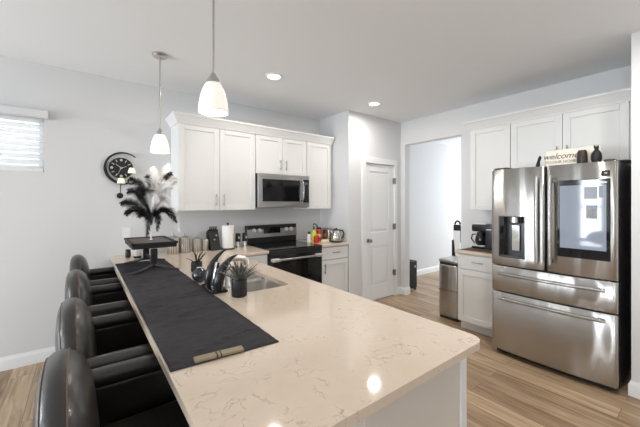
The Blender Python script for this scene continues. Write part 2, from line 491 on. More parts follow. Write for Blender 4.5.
# ------------------------------------------------------------------ cabinets
def shaker(b, m, a0, a1, z0, z1, o0, fw=.06, t=.02, rec=.011):
    b.mbox(m, a0, a0 + fw, z0, z1, o0, o0 + t); b.mbox(m, a1 - fw, a1, z0, z1, o0, o0 + t)
    b.mbox(m, a0 + fw, a1 - fw, z0, z0 + fw, o0, o0 + t); b.mbox(m, a0 + fw, a1 - fw, z1 - fw, z1, o0, o0 + t)
    b.mbox(m, a0 + fw * .9, a1 - fw * .9, z0 + fw * .9, z1 - fw * .9, o0, o0 + t - rec)
def pull(m, a, z, o, L, vertical, parent, mt=None):
    b = B(); h = L / 2
    if vertical:
        b.tube([m(a, z - h, o + .03), m(a, z + h, o + .03)], .0055, 10)
        for q in (-.7, .7): b.tube([m(a, z + q * h, o), m(a, z + q * h, o + .03)], .0045, 8)
    else:
        b.tube([m(a - h, z, o + .03), m(a + h, z, o + .03)], .0055, 10)
        for q in (-.7, .7): b.tube([m(a + q * h, z, o), m(a + q * h, z, o + .03)], .0045, 8)
    return b.build('handle', mt or M_pull, parent)
def cab_door(m, a0, a1, z0, z1, o0, parent, hz=None, ha=None, name='door', fw=.06):
    b = B(); shaker(b, m, a0, a1, z0, z1, o0, fw)
    d = b.build(name, M_cab, parent, bevel=.0025)
    if ha is not None: pull(m, ha, hz, o0 + .02, .13, True, d)
    return d

mW = lambda a, z, o: (a, YB - o, z)            # back wall: out towards the camera
def upper(label, a0, a1, z0, z1, depth, doors, wall=mW):
    m = wall
    q0 = m(a0, z0, 0); q1 = m(a1, z0, depth)
    t = thing('wall_cabinet', label, 'cabinet', ((q0[0] + q1[0]) / 2, (q0[1] + q1[1]) / 2, z0), 'white wall cabinets')
    b = B(); b.mbox(m, a0, a1, z0, z1, .001, depth - .02); b.build('body', M_cab, t, bevel=.002)
    for (d0, d1, ha) in doors:
        cab_door(m, d0, d1, z0 + .003, z1 - .03, depth - .0195, t, z0 + .12 if ha else None, ha)
    return t
UT = 2.335
upper('tall white two-door wall cabinet at the left end of the row beside the feather plumes', .80, 1.687, 1.372, UT, .33, [(.803, 1.242, 1.20), (1.246, 1.684, 1.288)])
upper('short white two-door wall cabinet directly above the microwave', 1.689, 2.450, 1.822, UT, .33, [(1.692, 2.068, 2.028), (2.072, 2.447, 2.112)])
upper('narrow white single-door wall cabinet right of the microwave', 2.452, 2.882, 1.372, UT, .33, [(2.455, 2.879, None)])
# filler + crown along the back wall
b = B(); b.box(2.883, XP - .001, YB - .30, YB - .001, 1.372, UT); b.build('trim_2', M_cab, struct=True)
def crown(name, path_fn, prof):
    b = B(); b.loft([[path_fn(i, o, z) for o, z in prof] for i in range(path_fn.n)])
    return b.build(name, M_cab, struct=True)
CP = [(0, -.035), (.010, -.035), (.012, -.02), (.024, -.005), (.038, .025), (.052, .045), (.058, .05), (.058, .068), (0, .068)]
def pf(i, o, z):
    yf = YB - .331
    return [(.80 - o, YB - .001, UT + z), (.80 - o, yf - o, UT + z), (2.896, yf - o, UT + z)][i]
pf.n = 3
crown('trim_3', pf, CP)

# right wall uppers: facing -x, a runs along -y
mR = lambda a, z, o: (XR - o, -a, z)
upper('tall white single-door wall cabinet above the coffee maker', -1.877, -1.432, 1.372, UT + .03, .325, [(-1.874, -1.435, None)], mR)
upper('white two-door wall cabinet above the steel refrigerator', -1.430, -.486, 1.83, UT + .03, .325, [(-1.427, -.968, -1.005), (-.964, -.50, -.925)], mR)
def pf2(i, o, z):
    xf = XR - .326
    return [(XR - .001, 1.877 + o, UT + .03 + z), (xf - o, 1.877 + o, UT + .03 + z), (xf - o, .434, UT + .03 + z)][i]
pf2.n = 3
crown('trim_4', pf2, CP)
b = B(); b.box(XR - .33, XR - .001, .436, .484, 1.83, UT + .03); b.build('trim_5', M_cab, struct=True)

# base cabinet left of the range (its front faces the camera)
def base_cab(label, m, a0, a1, depth, dr=True, door_h=None, drawer_h=None, dgap=.0):
    q0 = m(a0, 0, 0); q1 = m(a1, 0, depth)
    t = thing('base_cabinet', label, 'cabinet', ((q0[0] + q1[0]) / 2, (q0[1] + q1[1]) / 2, 0), 'white base cabinets')
    b = B(); b.mbox(m, a0, a1, .10, .883, .001, depth - .02); b.build('body', M_cab, t, bevel=.002)
    b = B(); b.mbox(m, a0 + .002, a1 - .002, 0, .10, .001, depth - .085); b.build('toe_kick', M_cab, t)
    d = cab_door(m, a0 + .008, a1 - .008, .112, .70, depth - .0195, t, .60, door_h)
    b = B(); b.mbox(m, a0 + .008, a1 - .008, .712, .872, depth - .0195, depth + .001)
    d2 = b.build('drawer', M_cab, t, bevel=.003)
    if drawer_h: pull(m, (a0 + a1) / 2, .80, depth + .001, .12, False, d2)
    return t
base_cab('white base cabinet with drawer in the corner left of the range', mW, 1.33, 1.684, .655, door_h=1.63, drawer_h=True)
base_cab('white base cabinet with drawer between the range and the pantry wall', mW, 2.452, 2.924, .655, door_h=2.50, drawer_h=True)
base_cab('white base cabinet under the coffee maker beside the refrigerator', mR, -1.885, -1.402, .605, drawer_h=True)

# peninsula cabinet
PX0, PX1, PY0 = .675, 1.262, .66
t = thing('peninsula_cabinet', 'long white peninsula base cabinet carrying the quartz counter', 'cabinet', (.97, 1.9, 0))
b = B(); b.box(PX0, PX0 + .02, PY0 + .02, YB - .001, 0, .883); b.build('back_panel', M_isl, t)
b = B(); b.box(PX0, PX1, PY0, PY0 + .02, 0, .883); b.build('end_panel', M_isl, t, bevel=.002)
b = B(); b.box(PX1 - .035, PX1 + .008, PY0 - .008, PY0 + .03, 0, .883); b.build('corner_post', M_cab, t, bevel=.003)
b = B(); b.box(PX0 + .02, PX1 - .03, PY0 + .02, 3.15, .10, .118); b.build('floor_panel', M_cab, t)
b = B(); b.box(PX0 + .02, PX1 - .06, PY0 + .02, 3.15, 0, .10); b.build('toe_kick', M_cab, t)
mP = lambda a, z, o: (PX1 - .02 + o, a, z)
for (a0, a1, hh) in ((.70, 1.15, 1.10), (1.16, 1.66, 1.22), (1.67, 2.12, 2.07), (2.125, 2.575, 2.17), (2.585, 3.12, 2.64)):
    cab_door(mP, a0, a1, .112, .872, 0, t, .78, hh)

# counters
def counter(name, loops, z0, z1, label, cat='countertop', bevel=.007):
    bm = bmesh.new(); es = []
    for lp in loops:
        vs = [bm.verts.new((x, y, z0)) for x, y in lp]
        es += [bm.edges.new((vs[i], vs[(i + 1) % len(vs)])) for i in range(len(vs))]
    bmesh.ops.triangle_fill(bm, use_beauty=True, use_dissolve=False, edges=es)
    r = bmesh.ops.extrude_face_region(bm, geom=bm.faces[:])
    for v in [g for g in r['geom'] if isinstance(g, bmesh.types.BMVert)]: v.co.z = z1
    b = B(); b.bm.free(); b.bm = bm
    o = b.build(name, M_quartz, None, bevel=bevel, seg=3)
    if label: tag(o, label, cat)
    return o
def arc(cx, cy, r, a0, a1, n=8):
    return [(cx + r * math.cos(math.radians(a0 + (a1 - a0) * k / n)), cy + r * math.sin(math.radians(a0 + (a1 - a0) * k / n))) for k in range(n + 1)]
CX0, CX1, CY0 = .220, 1.288, .585
outer = arc(CX0 + .03, CY0 + .03, .03, 180, 270, 5) + arc(CX1 - .06, CY0 + .06, .06, 270, 360, 8) + [(CX1, 3.145), (1.684, 3.145), (1.684, YB - .002), (CX0, YB - .002)]
SX0, SX1, SY0, SY1 = .785, 1.105, 1.765, 2.56
hole = [(x, y) for x, y in arc(SX0 + .04, SY0 + .04, .04, 180, 270, 4) + arc(SX1 - .04, SY0 + .04, .04, 270, 360, 4) + arc(SX1 - .04, SY1 - .04, .04, 0, 90, 4) + arc(SX0 + .04, SY1 - .04, .04, 90, 180, 4)]
counter('countertop', [outer, hole], .884, .914, 'large cream quartz counter of the peninsula running back to the wall')
counter('countertop', [[(2.452, 3.145), (XP - .002, 3.145), (XP - .002, YB - .002), (2.452, YB - .002)]], .884, .914, 'short cream quartz counter between the range and the pantry wall', bevel=.005)
counter('countertop', [[(3.425, 1.40), (XR - .002, 1.40), (XR - .002, 1.905), (3.425, 1.905)]], .884, .914, 'small cream quartz counter under the coffee maker', bevel=.005)

# sink
t = thing('kitchen_sink', 'double-bowl stainless steel sink set into the peninsula counter', 'sink', ((SX0 + SX1) / 2, (SY0 + SY1) / 2, .66))
def bowl(y0, y1, x0=SX0 - .004, x1=SX1 + .004):
    b = B(); zt = .8835
    def ring(ins, z, r=.045):
        out = []
        for cx, cy, a0 in ((x1 - r - ins, y1 - r - ins, 0), (x0 + r + ins, y1 - r - ins, 90), (x0 + r + ins, y0 + r + ins, 180), (x1 - r - ins, y0 + r + ins, 270)):
            out += [(p[0], p[1], z) for p in arc(cx, cy, r, a0, a0 + 90, 4)]
        return out
    b.loft([ring(-.012, zt), ring(0, zt), ring(.006, zt - .10), ring(.012, .70), ring(.03, .675), ring(.06, .67)], cap=False)
    R = ring(.06, .67)
    vs = [b.bm.verts.new(p) for p in R]; b.bm.faces.new(vs)
    o = b.build('bowl', M_sink, t)
    sm = o.modifiers.new('solid', 'SOLIDIFY'); sm.thickness = .0015; sm.offset = 0
    b = B(); b.tube([((x0 + x1) / 2, (y0 + y1) / 2, .6705), ((x0 + x1) / 2, (y0 + y1) / 2, .6755)], .04, 20); b.build('drain', M_chrome, o)
bowl(SY0 - .004, 2.125); bowl(2.165, SY1 + .004)
b = B(); b.box(SX0 - .004, SX1 + .004, 2.122, 2.168, .862, .872); b.build('divider', M_steelh, t, bevel=.003)

# faucet
fx, fy = .742, 1.965
t = thing('kitchen_faucet', 'chrome kitchen faucet at the sink behind the front spiky planter', 'faucet', (fx, fy, .914))
b = B(); b.lathe((fx, fy, .914), [(.027, 0), (.027, .012), (.021, .02), (.019, .10), (.019, .14)]); b.build('body', M_fauc, t)
b = B(); b.tube([(fx, fy, 1.05), (fx, fy, 1.07), (fx + .015, fy, 1.09), (fx + .05, fy, 1.096), (fx + .09, fy, 1.094), (fx + .12, fy, 1.088), (fx + .135, fy, 1.07), (fx + .137, fy, 1.045)], [.020, .020, .020, .019, .019, .020, .020, .020], 12); b.build('spout', M_fauc, t)
b = B(); b.tube([(fx, fy - .015, 1.03), (fx, fy - .045, 1.04), (fx, fy - .09, 1.065)], [.009, .007, .006], 10); b.build('lever', M_fauc, t)

# ------------------------------------------------------------------ range
t = thing('electric_range', 'black and stainless electric range between the two base cabinets', 'range', (2.068, 3.48, 0))
RX0, RX1, RY = 1.690, 2.446, 3.165
b = B(); b.box(RX0, RX1, RY + .02, YB - .02, .06, .905); b.build('body', M_bplas, t)
b = B(); b.box(RX0 - .003, RX1 + .003, RY - .02, YB - .07, .905, .921); ct = b.build('cooktop', M_bglass, t, bevel=.003)
M_burn = mat('burner_ring', (.05, .05, .052, 1), .25)
for (x, y, r) in ((1.87, 3.34, .10), (2.26, 3.34, .08), (1.87, 3.60, .075), (2.26, 3.60, .10)):
    b = B(); n = 36
    b.loft([[(x + q * math.cos(2 * PI * k / n), y + q * math.sin(2 * PI * k / n), .9214) for k in range(n)] for q in (r, r - .004)], cap=False); b.build('burner_ring', M_burn, ct)
b = B(); b.loft([[(x, RY - .02, .845), (x, RY + .02, .845), (x, RY + .02, .904), (x, RY - .02, .904)] for x in (RX0, RX1)]); b.build('top_rail', M_bplas, t, bevel=.004)
b = B(); b.box(RX0, RX1, RY - .02, RY + .018, .235, .842); dr = b.build('oven_door', M_bglass, t, bevel=.004)
b = B(); b.box(RX0 + .12, RX1 - .12, RY - .0215, RY - .0198, .33, .73); b.build('oven_window', mat('oven_window_glass', (.012, .011, .011, 1), .03), dr)
b = B(); b.tube([(RX0 + .03, RY - .065, .80), (RX1 - .03, RY - .065, .80)], .0125, 14)
hd = b.build('oven_handle', M_steelh, dr)
for x in (RX0 + .065, RX1 - .065):
    b = B(); b.box(x - .05, x + .05, RY - .074, RY - .02, .785, .817); b.build('handle_bracket', M_knob, hd, bevel=.003)
b = B(); b.box(RX0, RX1, RY - .015, RY + .018, .075, .228); b.build('storage_drawer', M_steelh, t, bevel=.004)
for x in (RX0 + .05, RX1 - .05):
    for y in (RY + .08, YB - .1):
        b = B(); b.tube([(x, y, 0), (x, y, .06)], .02, 12); b.build('foot', M_bplas, t)
# backguard
b = B(); b.box(RX0, RX1, YB - .075, YB - .004, .921, 1.16); bgd = b.build('backguard', M_bplas, t, bevel=.004)
def slant(a, s, o=0): # s 0..1 along the slanted panel
    return (a, YB - .088 + .02 * s - o, 1.000 + .166 * s)
b = B(); b.loft([[slant(x, 0), slant(x, 1), (x, YB - .066, 1.166), (x, YB - .074, 1.000)] for x in (RX0, RX1)])
cp = b.build('control_panel', mat('range_panel_steel', (0.36, 0.35, 0.34, 1), 0.33, 1.0), bgd, bevel=.003)
b = B(); b.loft([[slant(x, .28, .002), slant(x, .80, .002), slant(x, .80, -.004), slant(x, .28, -.004)] for x in (1.925, 2.18)]); b.build('clock_display', M_bglass, cp)
for x in (1.785, 1.865, 2.275, 2.355):
    b = B(); p0 = Vector(slant(x, .55)); d = Vector((0, -.146, -.02)).normalized() * -1
    d = Vector((0, -.99, .13))
    b.tube([p0, p0 + d * .008, p0 + d * .0085, p0 + d * .03], [.028, .028, .022, .019], 18); b.build('knob', M_knob, cp)

# ------------------------------------------------------------------ microwave
t = thing('microwave_oven', 'stainless over-the-range microwave with dark glass door', 'microwave', (2.07, 3.62, 1.40))
MX0, MX1, MF, MZ0, MZ1 = 1.692, 2.447, 3.43, 1.40, 1.818
b = B(); b.box(MX0, MX1, MF + .03, YB - .003, MZ0 + .01, MZ1); b.build('body', M_bplas, t)
b = B(); b.box(MX0, MX1, MF, MF + .032, MZ0 + .045, MZ1 - .04); b.box(MX0, MX1, MF, MF + .032, MZ1 - .04, MZ1)
b.box(MX0, MX1, MF + .0, MF + .032, MZ0, MZ0 + .045); b.build('front_frame', M_steelh, t, bevel=.004)
b = B(); b.box(MX0 + .055, MX0 + .60, MF - .004, MF + .002, MZ0 + .075, MZ1 - .065); dd = b.build('door_window', M_bglass, t, bevel=.003)
b = B(); b.box(MX0 + .655, MX1 - .006, MF - .004, MF + .002, MZ0 + .06, MZ1 - .05); cpn = b.build('control_panel', M_bglass, t, bevel=.003)
b = B(); b.box(MX0 + .675, MX1 - .025, MF - .0052, MF - .0035, MZ1 - .12, MZ1 - .085); b.build('clock_display', mat('dim_display', (.03, .05, .06, 1), .2, emit=srgb(150, 190, 200), estr=.15), cpn)
b = B(); hx = MX0 + .628
b.tube([(hx, MF, MZ0 + .085), (hx, MF - .035, MZ0 + .10), (hx, MF - .05, MZ0 + .16), (hx, MF - .055, (MZ0 + MZ1) / 2), (hx, MF - .05, MZ1 - .15), (hx, MF - .035, MZ1 - .09), (hx, MF, MZ1 - .075)], .014, 12)
b.build('handle', M_steel, t)
b = B(); b.box(MX0 + .03, MX1 - .03, MF + .06, YB - .08, MZ0 - .002, MZ0 + .011); b.build('vent_grille', M_bmat, t)

# ------------------------------------------------------------------ refrigerator
FX, FY0, FY1, FTOP = 3.185, .488, 1.397, 1.778
t = thing('refrigerator', 'large stainless french-door refrigerator with screen and water dispenser', 'refrigerator', (3.62, .935, 0))
b = B(); b.box(FX + .12, XR - .03, FY0 + .004, FY1 - .004, .045, FTOP - .001); b.build('cabinet_shell', M_dark, t, bevel=.004)
b = B(); b.box(FX + .06, XR - .1, FY0 + .03, FY1 - .03, .012, .05); b.build('kick_plate', M_bplas, t)
for y in (FY0 + .06, FY1 - .06):
    for x in (FX + .10, XR - .15):
        b = B(); b.tube([(x, y, 0), (x, y, .014)], .025, 12); b.build('foot', M_bplas, t)
def fridge_front(name, y0, y1, z0, z1, hole=None, bulge=.022, thick=.10):
    ys = set(); n = 64
    r = .02
    for k in range(n + 1):
        ys.add(y0 + (y1 - y0) * k / n)
    for q in (.001, .003, .006, .010, .015): ys.add(y0 + q); ys.add(y1 - q)
    zs = [z0, z0 + .004, z1 - .004, z1]
    if hole:
        ys = {y for y in ys if abs(y - hole[0]) > .004 and abs(y - hole[1]) > .004} | {hole[0], hole[1]}
        zs += [hole[2], hole[3]]
    ys = sorted(ys); zs = sorted(zs)
    yc = (y0 + y1) / 2; hw = (y1 - y0) / 2
    def xf(y):
        tt = abs(y - yc) / hw
        e = min(y - y0, y1 - y)
        x = FX - .012 + bulge * tt ** 2 + .0007 * math.sin(2 * PI * y / .135 + z0 * 3)
        if e < r: x += .018 * (1 - math.sqrt(max(0, 1 - (1 - e / r) ** 2)))
        return x
    b = B(); bm = b.bm
    V = {}
    for i, y in enumerate(ys):
        for j, z in enumerate(zs):
            dx = .003 if j in (0, len(zs) - 1) else 0
            V[i, j] = bm.verts.new((xf(y) + dx, y, z))
    for i in range(len(ys) - 1):
        for j in range(len(zs) - 1):
            if hole and hole[0] - 1e-6 <= ys[i] and ys[i + 1] <= hole[1] + 1e-6 and hole[2] - 1e-6 <= zs[j] and zs[j + 1] <= hole[3] + 1e-6: continue
            bm.faces.new((V[i, j], V[i + 1, j], V[i + 1, j + 1], V[i, j + 1]))
    bx = FX + thick
    ring = [V[i, 0] for i in range(len(ys))] + [V[len(ys) - 1, j] for j in range(1, len(zs))] + [V[i, len(zs) - 1] for i in range(len(ys) - 2, -1, -1)] + [V[0, j] for j in range(len(zs) - 2, 0, -1)]
    back = [bm.verts.new((bx, v.co.y, v.co.z)) for v in ring]
    for i in range(len(ring)):
        k = (i + 1) % len(ring)
        bm.faces.new((ring[i], back[i], back[k], ring[k]))
    bm.faces.new(back)
    if hole:
        hr = [(hole[0], hole[2]), (hole[1], hole[2]), (hole[1], hole[3]), (hole[0], hole[3])]
    return b.build(name, M_steel, t)
ld = fridge_front('left_door', .951, FY1, .868, FTOP, hole=(1.098, 1.324, .945, 1.335))
rd = fridge_front('right_door', FY0, .943, .868, FTOP)
ud = fridge_front('upper_drawer', FY0, FY1, .617, .856, bulge=.026)
lw = fridge_front('lower_drawer', FY0, FY1, .055, .605, bulge=.026)
# dispenser
b = B()
DY0, DY1, DZ0, DZ1 = 1.098, 1.324, .945, 1.335
b.box(FX + .085, FX + .095, DY0, DY1, DZ0, DZ1)
b.box(FX + .006, FX + .09, DY0 - .001, DY0 + .008, DZ0, DZ1); b.box(FX + .006, FX + .09, DY1 - .008, DY1 + .001, DZ0, DZ1)
b.box(FX + .006, FX + .09, DY0, DY1, DZ1 - .008, DZ1 + .001); b.box(FX + .004, FX + .09, DY0, DY1, DZ0 - .001, DZ0 + .018)
M_grey = mat('dispenser_grey', (.09, .09, .095, 1), .3, .6)
dsp = b.build('dispenser', M_grey, ld, bevel=.002)
b = B(); b.box(FX + .004, FX + .086, DY1 - .045, DY1 - .008, DZ0 + .02, DZ1 - .01); b.build('dispenser_control', M_bglass, dsp, bevel=.002)
b = B(); b.tube([(FX + .045, 1.20, DZ1 - .01), (FX + .045, 1.20, DZ1 - .06), (FX + .045, 1.20, DZ1 - .075)], [.05, .05, .03], 20); b.build('nozzle', M_nickel, dsp)
b = B(); b.box(FX + .06, FX + .07, 1.165, 1.235, DZ0 + .06, DZ1 - .085); b.build('paddle', M_chrome, dsp, bevel=.004)
# screen
SXF = FX - .0125
b = B(); b.box(SXF - .004, SXF + .03, .527, .857, 1.012, 1.645); sc = b.build('screen_glass', M_bglass, rd, bevel=.004)
M_disp = mat('screen_picture', (.02, .02, .022, 1), .05, emit=srgb(176, 186, 202), estr=.88)
b = B(); b.box(SXF - .0048, SXF - .0036, .548, .838, 1.088, 1.60); dp = b.build('display', M_disp, sc)
b = B(); b.box(SXF - .0054, SXF - .0044, .60, .668, 1.335, 1.44); b.build('photo_tile', mat('photo_tile', (.02, .02, .02, 1), .2, emit=srgb(98, 102, 110), estr=.35), dp)
b = B(); n = 20; cyy, czz = .634, 1.395
b.loft([[(x, cyy + .017 * math.cos(2 * PI * k / n), czz + .022 * math.sin(2 * PI * k / n)) for k in range(n)] for x in (SXF - .0058, SXF - .005)])
b.box(SXF - .0058, SXF - .005, .612, .656, 1.34, 1.372); b.build('portrait', mat('portrait_grey', (.1, .1, .1, 1), .3, emit=srgb(150, 150, 152), estr=.3), dp)
b = B(); b.box(SXF - .0054, SXF - .0044, .60, .68, 1.49, 1.585); b.box(SXF - .0054, SXF - .0044, .565, .592, 1.50, 1.59); b.build('photo_tile', mat('photo_tile_pale', (.02, .02, .02, 1), .2, emit=srgb(150, 158, 172), estr=.4), dp)
b = B(); b.box(SXF - .0054, SXF - .0044, .545, .60, 1.610, 1.622); b.build('status_text', mat('status_white', (.1, .1, .1, 1), .2, emit=(1, 1, 1, 1), estr=.9), sc)
# sticker
b = B(); b.box(SXF + .006, SXF + .03, .530, .580, 1.668, 1.708); st = b.build('warranty_sticker', M_bmat, rd)
text_mesh('sticker_number', '10', .020, (SXF + .0050, .555, 1.688), (PI / 2, 0, -PI / 2), M_white, st)
# handles
def fr_handle(y, z0, z1, parent):
    b = B(); zm = (z0 + z1) / 2
    pts = []
    for k in range(13):
        s = k / 12; z = z0 + (z1 - z0) * s
        pts.append((FX - .042 - .014 * (1 - (2 * s - 1) ** 2), y, z))
    b.tube(pts, .0155, 14, flat=.75)
    for z in (z0 + .03, z1 - .03): b.box(FX - .045, FX + .012, y - .011, y + .011, z - .018, z + .018)
    return b.build('handle', M_steel, parent)
fr_handle(.998, .935, 1.69, ld); fr_handle(.902, .935, 1.69, rd)
def dr_handle(z, parent):
    b = B(); pts = []
    for k in range(17):
        s = k / 16; y = .555 + (1.315 - .555) * s
        pts.append((FX - .038 - .012 * (1 - (2 * s - 1) ** 2), y, z))
    b.tube(pts, .0135, 14)
    for y in (.585, 1.285): b.box(FX - .042, FX + .016, y - .016, y + .016, z - .010, z + .010)
    return b.build('handle', M_steel, parent)
dr_handle(.787, ud); dr_handle(.555, lw)
b = B(); b.box(FX + .03, FX + .16, FY0 + .02, FY0 + .085, FTOP - .004, FTOP + .018); b.box(FX + .03, FX + .16, FY1 - .14, FY1 - .02, FTOP - .004, FTOP + .018); b.build('hinge_cover', M_dark, t, bevel=.004)

# things on top of the refrigerator
ZS = FTOP + .0005
M_cream = mat('cream_sign_paint', srgb(235, 228, 214), .7)
t = thing('welcome_sign', 'cream welcome sign with dark script lettering on top of the refrigerator', 'sign', (3.35, .80, ZS))
b = B(); b.box(3.35, 3.368, .615, .995, ZS, ZS + .150); b.build('board', M_cream, t, bevel=.006)
M_ink = mat('dark_lettering', srgb(60, 52, 48), .7)
text_mesh('lettering', 'welcome', .070, (3.3492, .885, ZS + .092), (PI / 2, 0.0, -PI / 2), M_ink, t, shear=.35)
text_mesh('lettering', 'TO OUR HOME', .033, (3.3492, .885, ZS + .042), (PI / 2, 0.0, -PI / 2), M_ink, t, shear=.1)
b = B(); b.lathe((3.305, .722, ZS), [(.030, 0), (.036, .02), (.036, .06), (.033, .10), (.026, .118)], 20); o = b.build('barrel_ornament', M_wood_dk); tag(o, 'small round dark brown pot in front of the welcome sign', 'ornament')
# finial ornament
t = thing('pineapple_ornament', 'small black pineapple-shaped ornament at the right end of the refrigerator top', 'ornament', (3.305, .632, ZS))
b = B(); b.lathe((3.305, .632, ZS), [(.018, 0), (.03, .015), (.036, .045), (.032, .08), (.018, .105), (.008, .112)], 18); b.build('body', M_bmat, t)
b = B()
for k in range(7):
    a = 2 * PI * k / 7; b.tube([(3.305, .632, ZS + .092), (3.305 + .012 * math.cos(a), .632 + .012 * math.sin(a), ZS + .13), (3.305 + .016 * math.cos(a), .632 + .016 * math.sin(a), ZS + .15)], [.006, .005, .001], 6)
b.build('leaf_crown', M_bmat, t)
b = B()
b.tube([(3.40, 1.068, ZS), (3.40, 1.068, ZS + .03), (3.40, 1.062, ZS + .07), (3.40, 1.052, ZS + .10), (3.40, 1.05, ZS + .12)], [.016, .018, .012, .014, .004], 12)
o = b.build('bird_figurine', M_bmat); tag(o, 'thin black figurine at the left end of the refrigerator top', 'ornament')

# ------------------------------------------------------------------ coffee corner
t = thing('coffee_maker', 'black drip coffee maker with glass carafe beside the refrigerator', 'coffee maker', (3.72, 1.73, .914))
M_mat = M_brown
b = B(); b.box(3.50, 4.0, 1.45, 1.87, .9142, .918); o = b.build('placemat', M_mat); tag(o, 'brown woven mat under the coffee maker', 'mat')
z0 = .918
t.location.z = z0
b = B(); b.rbox(3.58, 3.85, 1.625, 1.865, z0, z0 + .03, .015); b.build('base', M_bplas, t)
b = B(); b.rbox(3.76, 3.85, 1.625, 1.865, z0 + .02, z0 + .29, .02); b.build('water_tank', M_bplas, t)
b = B(); b.rbox(3.58, 3.85, 1.625, 1.865, z0 + .20, z0 + .285, .02); b.build('brew_head', M_bplas, t)
b = B(); b.rbox(3.575, 3.80, 1.622, 1.70, z0 + .015, z0 + .295, .012); cc = b.build('control_column', mat('slate_plastic', (.03, .034, .045, 1), .3), t)
b = B(); b.box(3.572, 3.576, 1.632, 1.69, z0 + .225, z0 + .235); b.build('control_strip', M_knob, cc)
b = B(); b.rbox(3.60, 3.84, 1.64, 1.85, z0 + .283, z0 + .297, .006); b.build('top_plate', M_knob, t)
b = B(); b.rbox(3.565, 3.70, 1.71, 1.86, z0 + .028, z0 + .038, .004); b.build('warming_plate', M_knob, t)
b = B(); b.lathe((3.66, 1.785, z0 + .039), [(.05, 0), (.063, .02), (.066, .06), (.058, .105), (.048, .125), (.05, .135)], 24); cf = b.build('carafe', mat('dark_carafe_glass', (.02, .014, .01, 1), .04), t)
b = B(); b.tube([(3.63, 1.835, z0 + .165), (3.61, 1.865, z0 + .16), (3.605, 1.875, z0 + .11), (3.62, 1.845, z0 + .06)], .008, 10); b.build('carafe_handle', M_bplas, cf)
b = B(); b.tube([(3.66, 1.785, z0 + .174), (3.66, 1.785, z0 + .19)], .048, 20); b.build('carafe_lid', M_bplas, cf)
t.location.x += .13; t.location.y -= .012

# ------------------------------------------------------------------ trash can
t = thing('trash_can', 'rectangular stainless steel trash can between the hall opening and the base cabinet', 'trash can', (3.80, 2.11, 0))
b = B(); b.rbox(3.63, 3.96, 1.975, 2.235, .025, .685, .025); b.build('body', M_steel, t)
b = B(); b.rbox(3.635, 3.955, 1.98, 2.23, 0, .03, .02); b.build('base_ring', M_bplas, t)
b = B(); b.rbox(3.635, 3.955, 1.98, 2.23, .675, .712, .02); b.build('lid_gasket', M_bplas, t)
b = B(); b.rbox(3.628, 3.962, 1.972, 2.238, .705, .748, .02); b.build('lid', M_steelh, t)
b = B(); b.rbox(3.6285, 3.9615, 1.9735, 2.2365, .36, .366, .0029); b.build('seam', M_bplas, t)

# ------------------------------------------------------------------ hall things
t = thing('floor_speaker', 'narrow black box on small feet standing in the hall behind the opening jamb', 'speaker', (4.36, 3.22, 0))
b = B(); b.box(4.25, 4.46, 3.14, 3.34, .04, .49); b.build('cabinet', M_bmat, t, bevel=.008)
b = B(); b.tube([(4.40, 3.141, .40), (4.40, 3.134, .40)], .02, 16); b.build('dial', M_nickel, t)
for x in (4.275, 4.435):
    for y in (3.165, 3.315):
        b = B(); b.ball((x, y, .021), .021, 12); b.build('foot', M_bplas, t)
t = thing('upright_stand', 'tall black upright with loop handle and slanted white panel in the hall', 'stand', (4.62, 2.53, 0))
b = B(); b.rbox(4.50, 4.76, 2.44, 2.64, 0, .05, .03); b.build('base', M_bmat, t)
b = B(); b.box(4.585, 4.635, 2.515, 2.60, .05, .88); b.box(4.59, 4.64, 2.47, 2.575, .84, 1.12); b.build('post', M_bmat, t, bevel=.012)
b = B(); pts = [(4.615, 2.515 + .04 * math.cos(a), 1.125 + .05 * math.sin(a)) for a in [PI * k / 10 for k in range(11)]]; b.tube(pts, .014, 10); b.build('loop_handle', M_bmat, t)
b = B(); b.loft([[(x, 2.555, 1.03), (x, 2.45, 1.03), (x - .02, 2.43, .50), (x - .02, 2.49, .50)] for x in (4.545, 4.575)]); b.build('white_panel', M_white, t, bevel=.006)

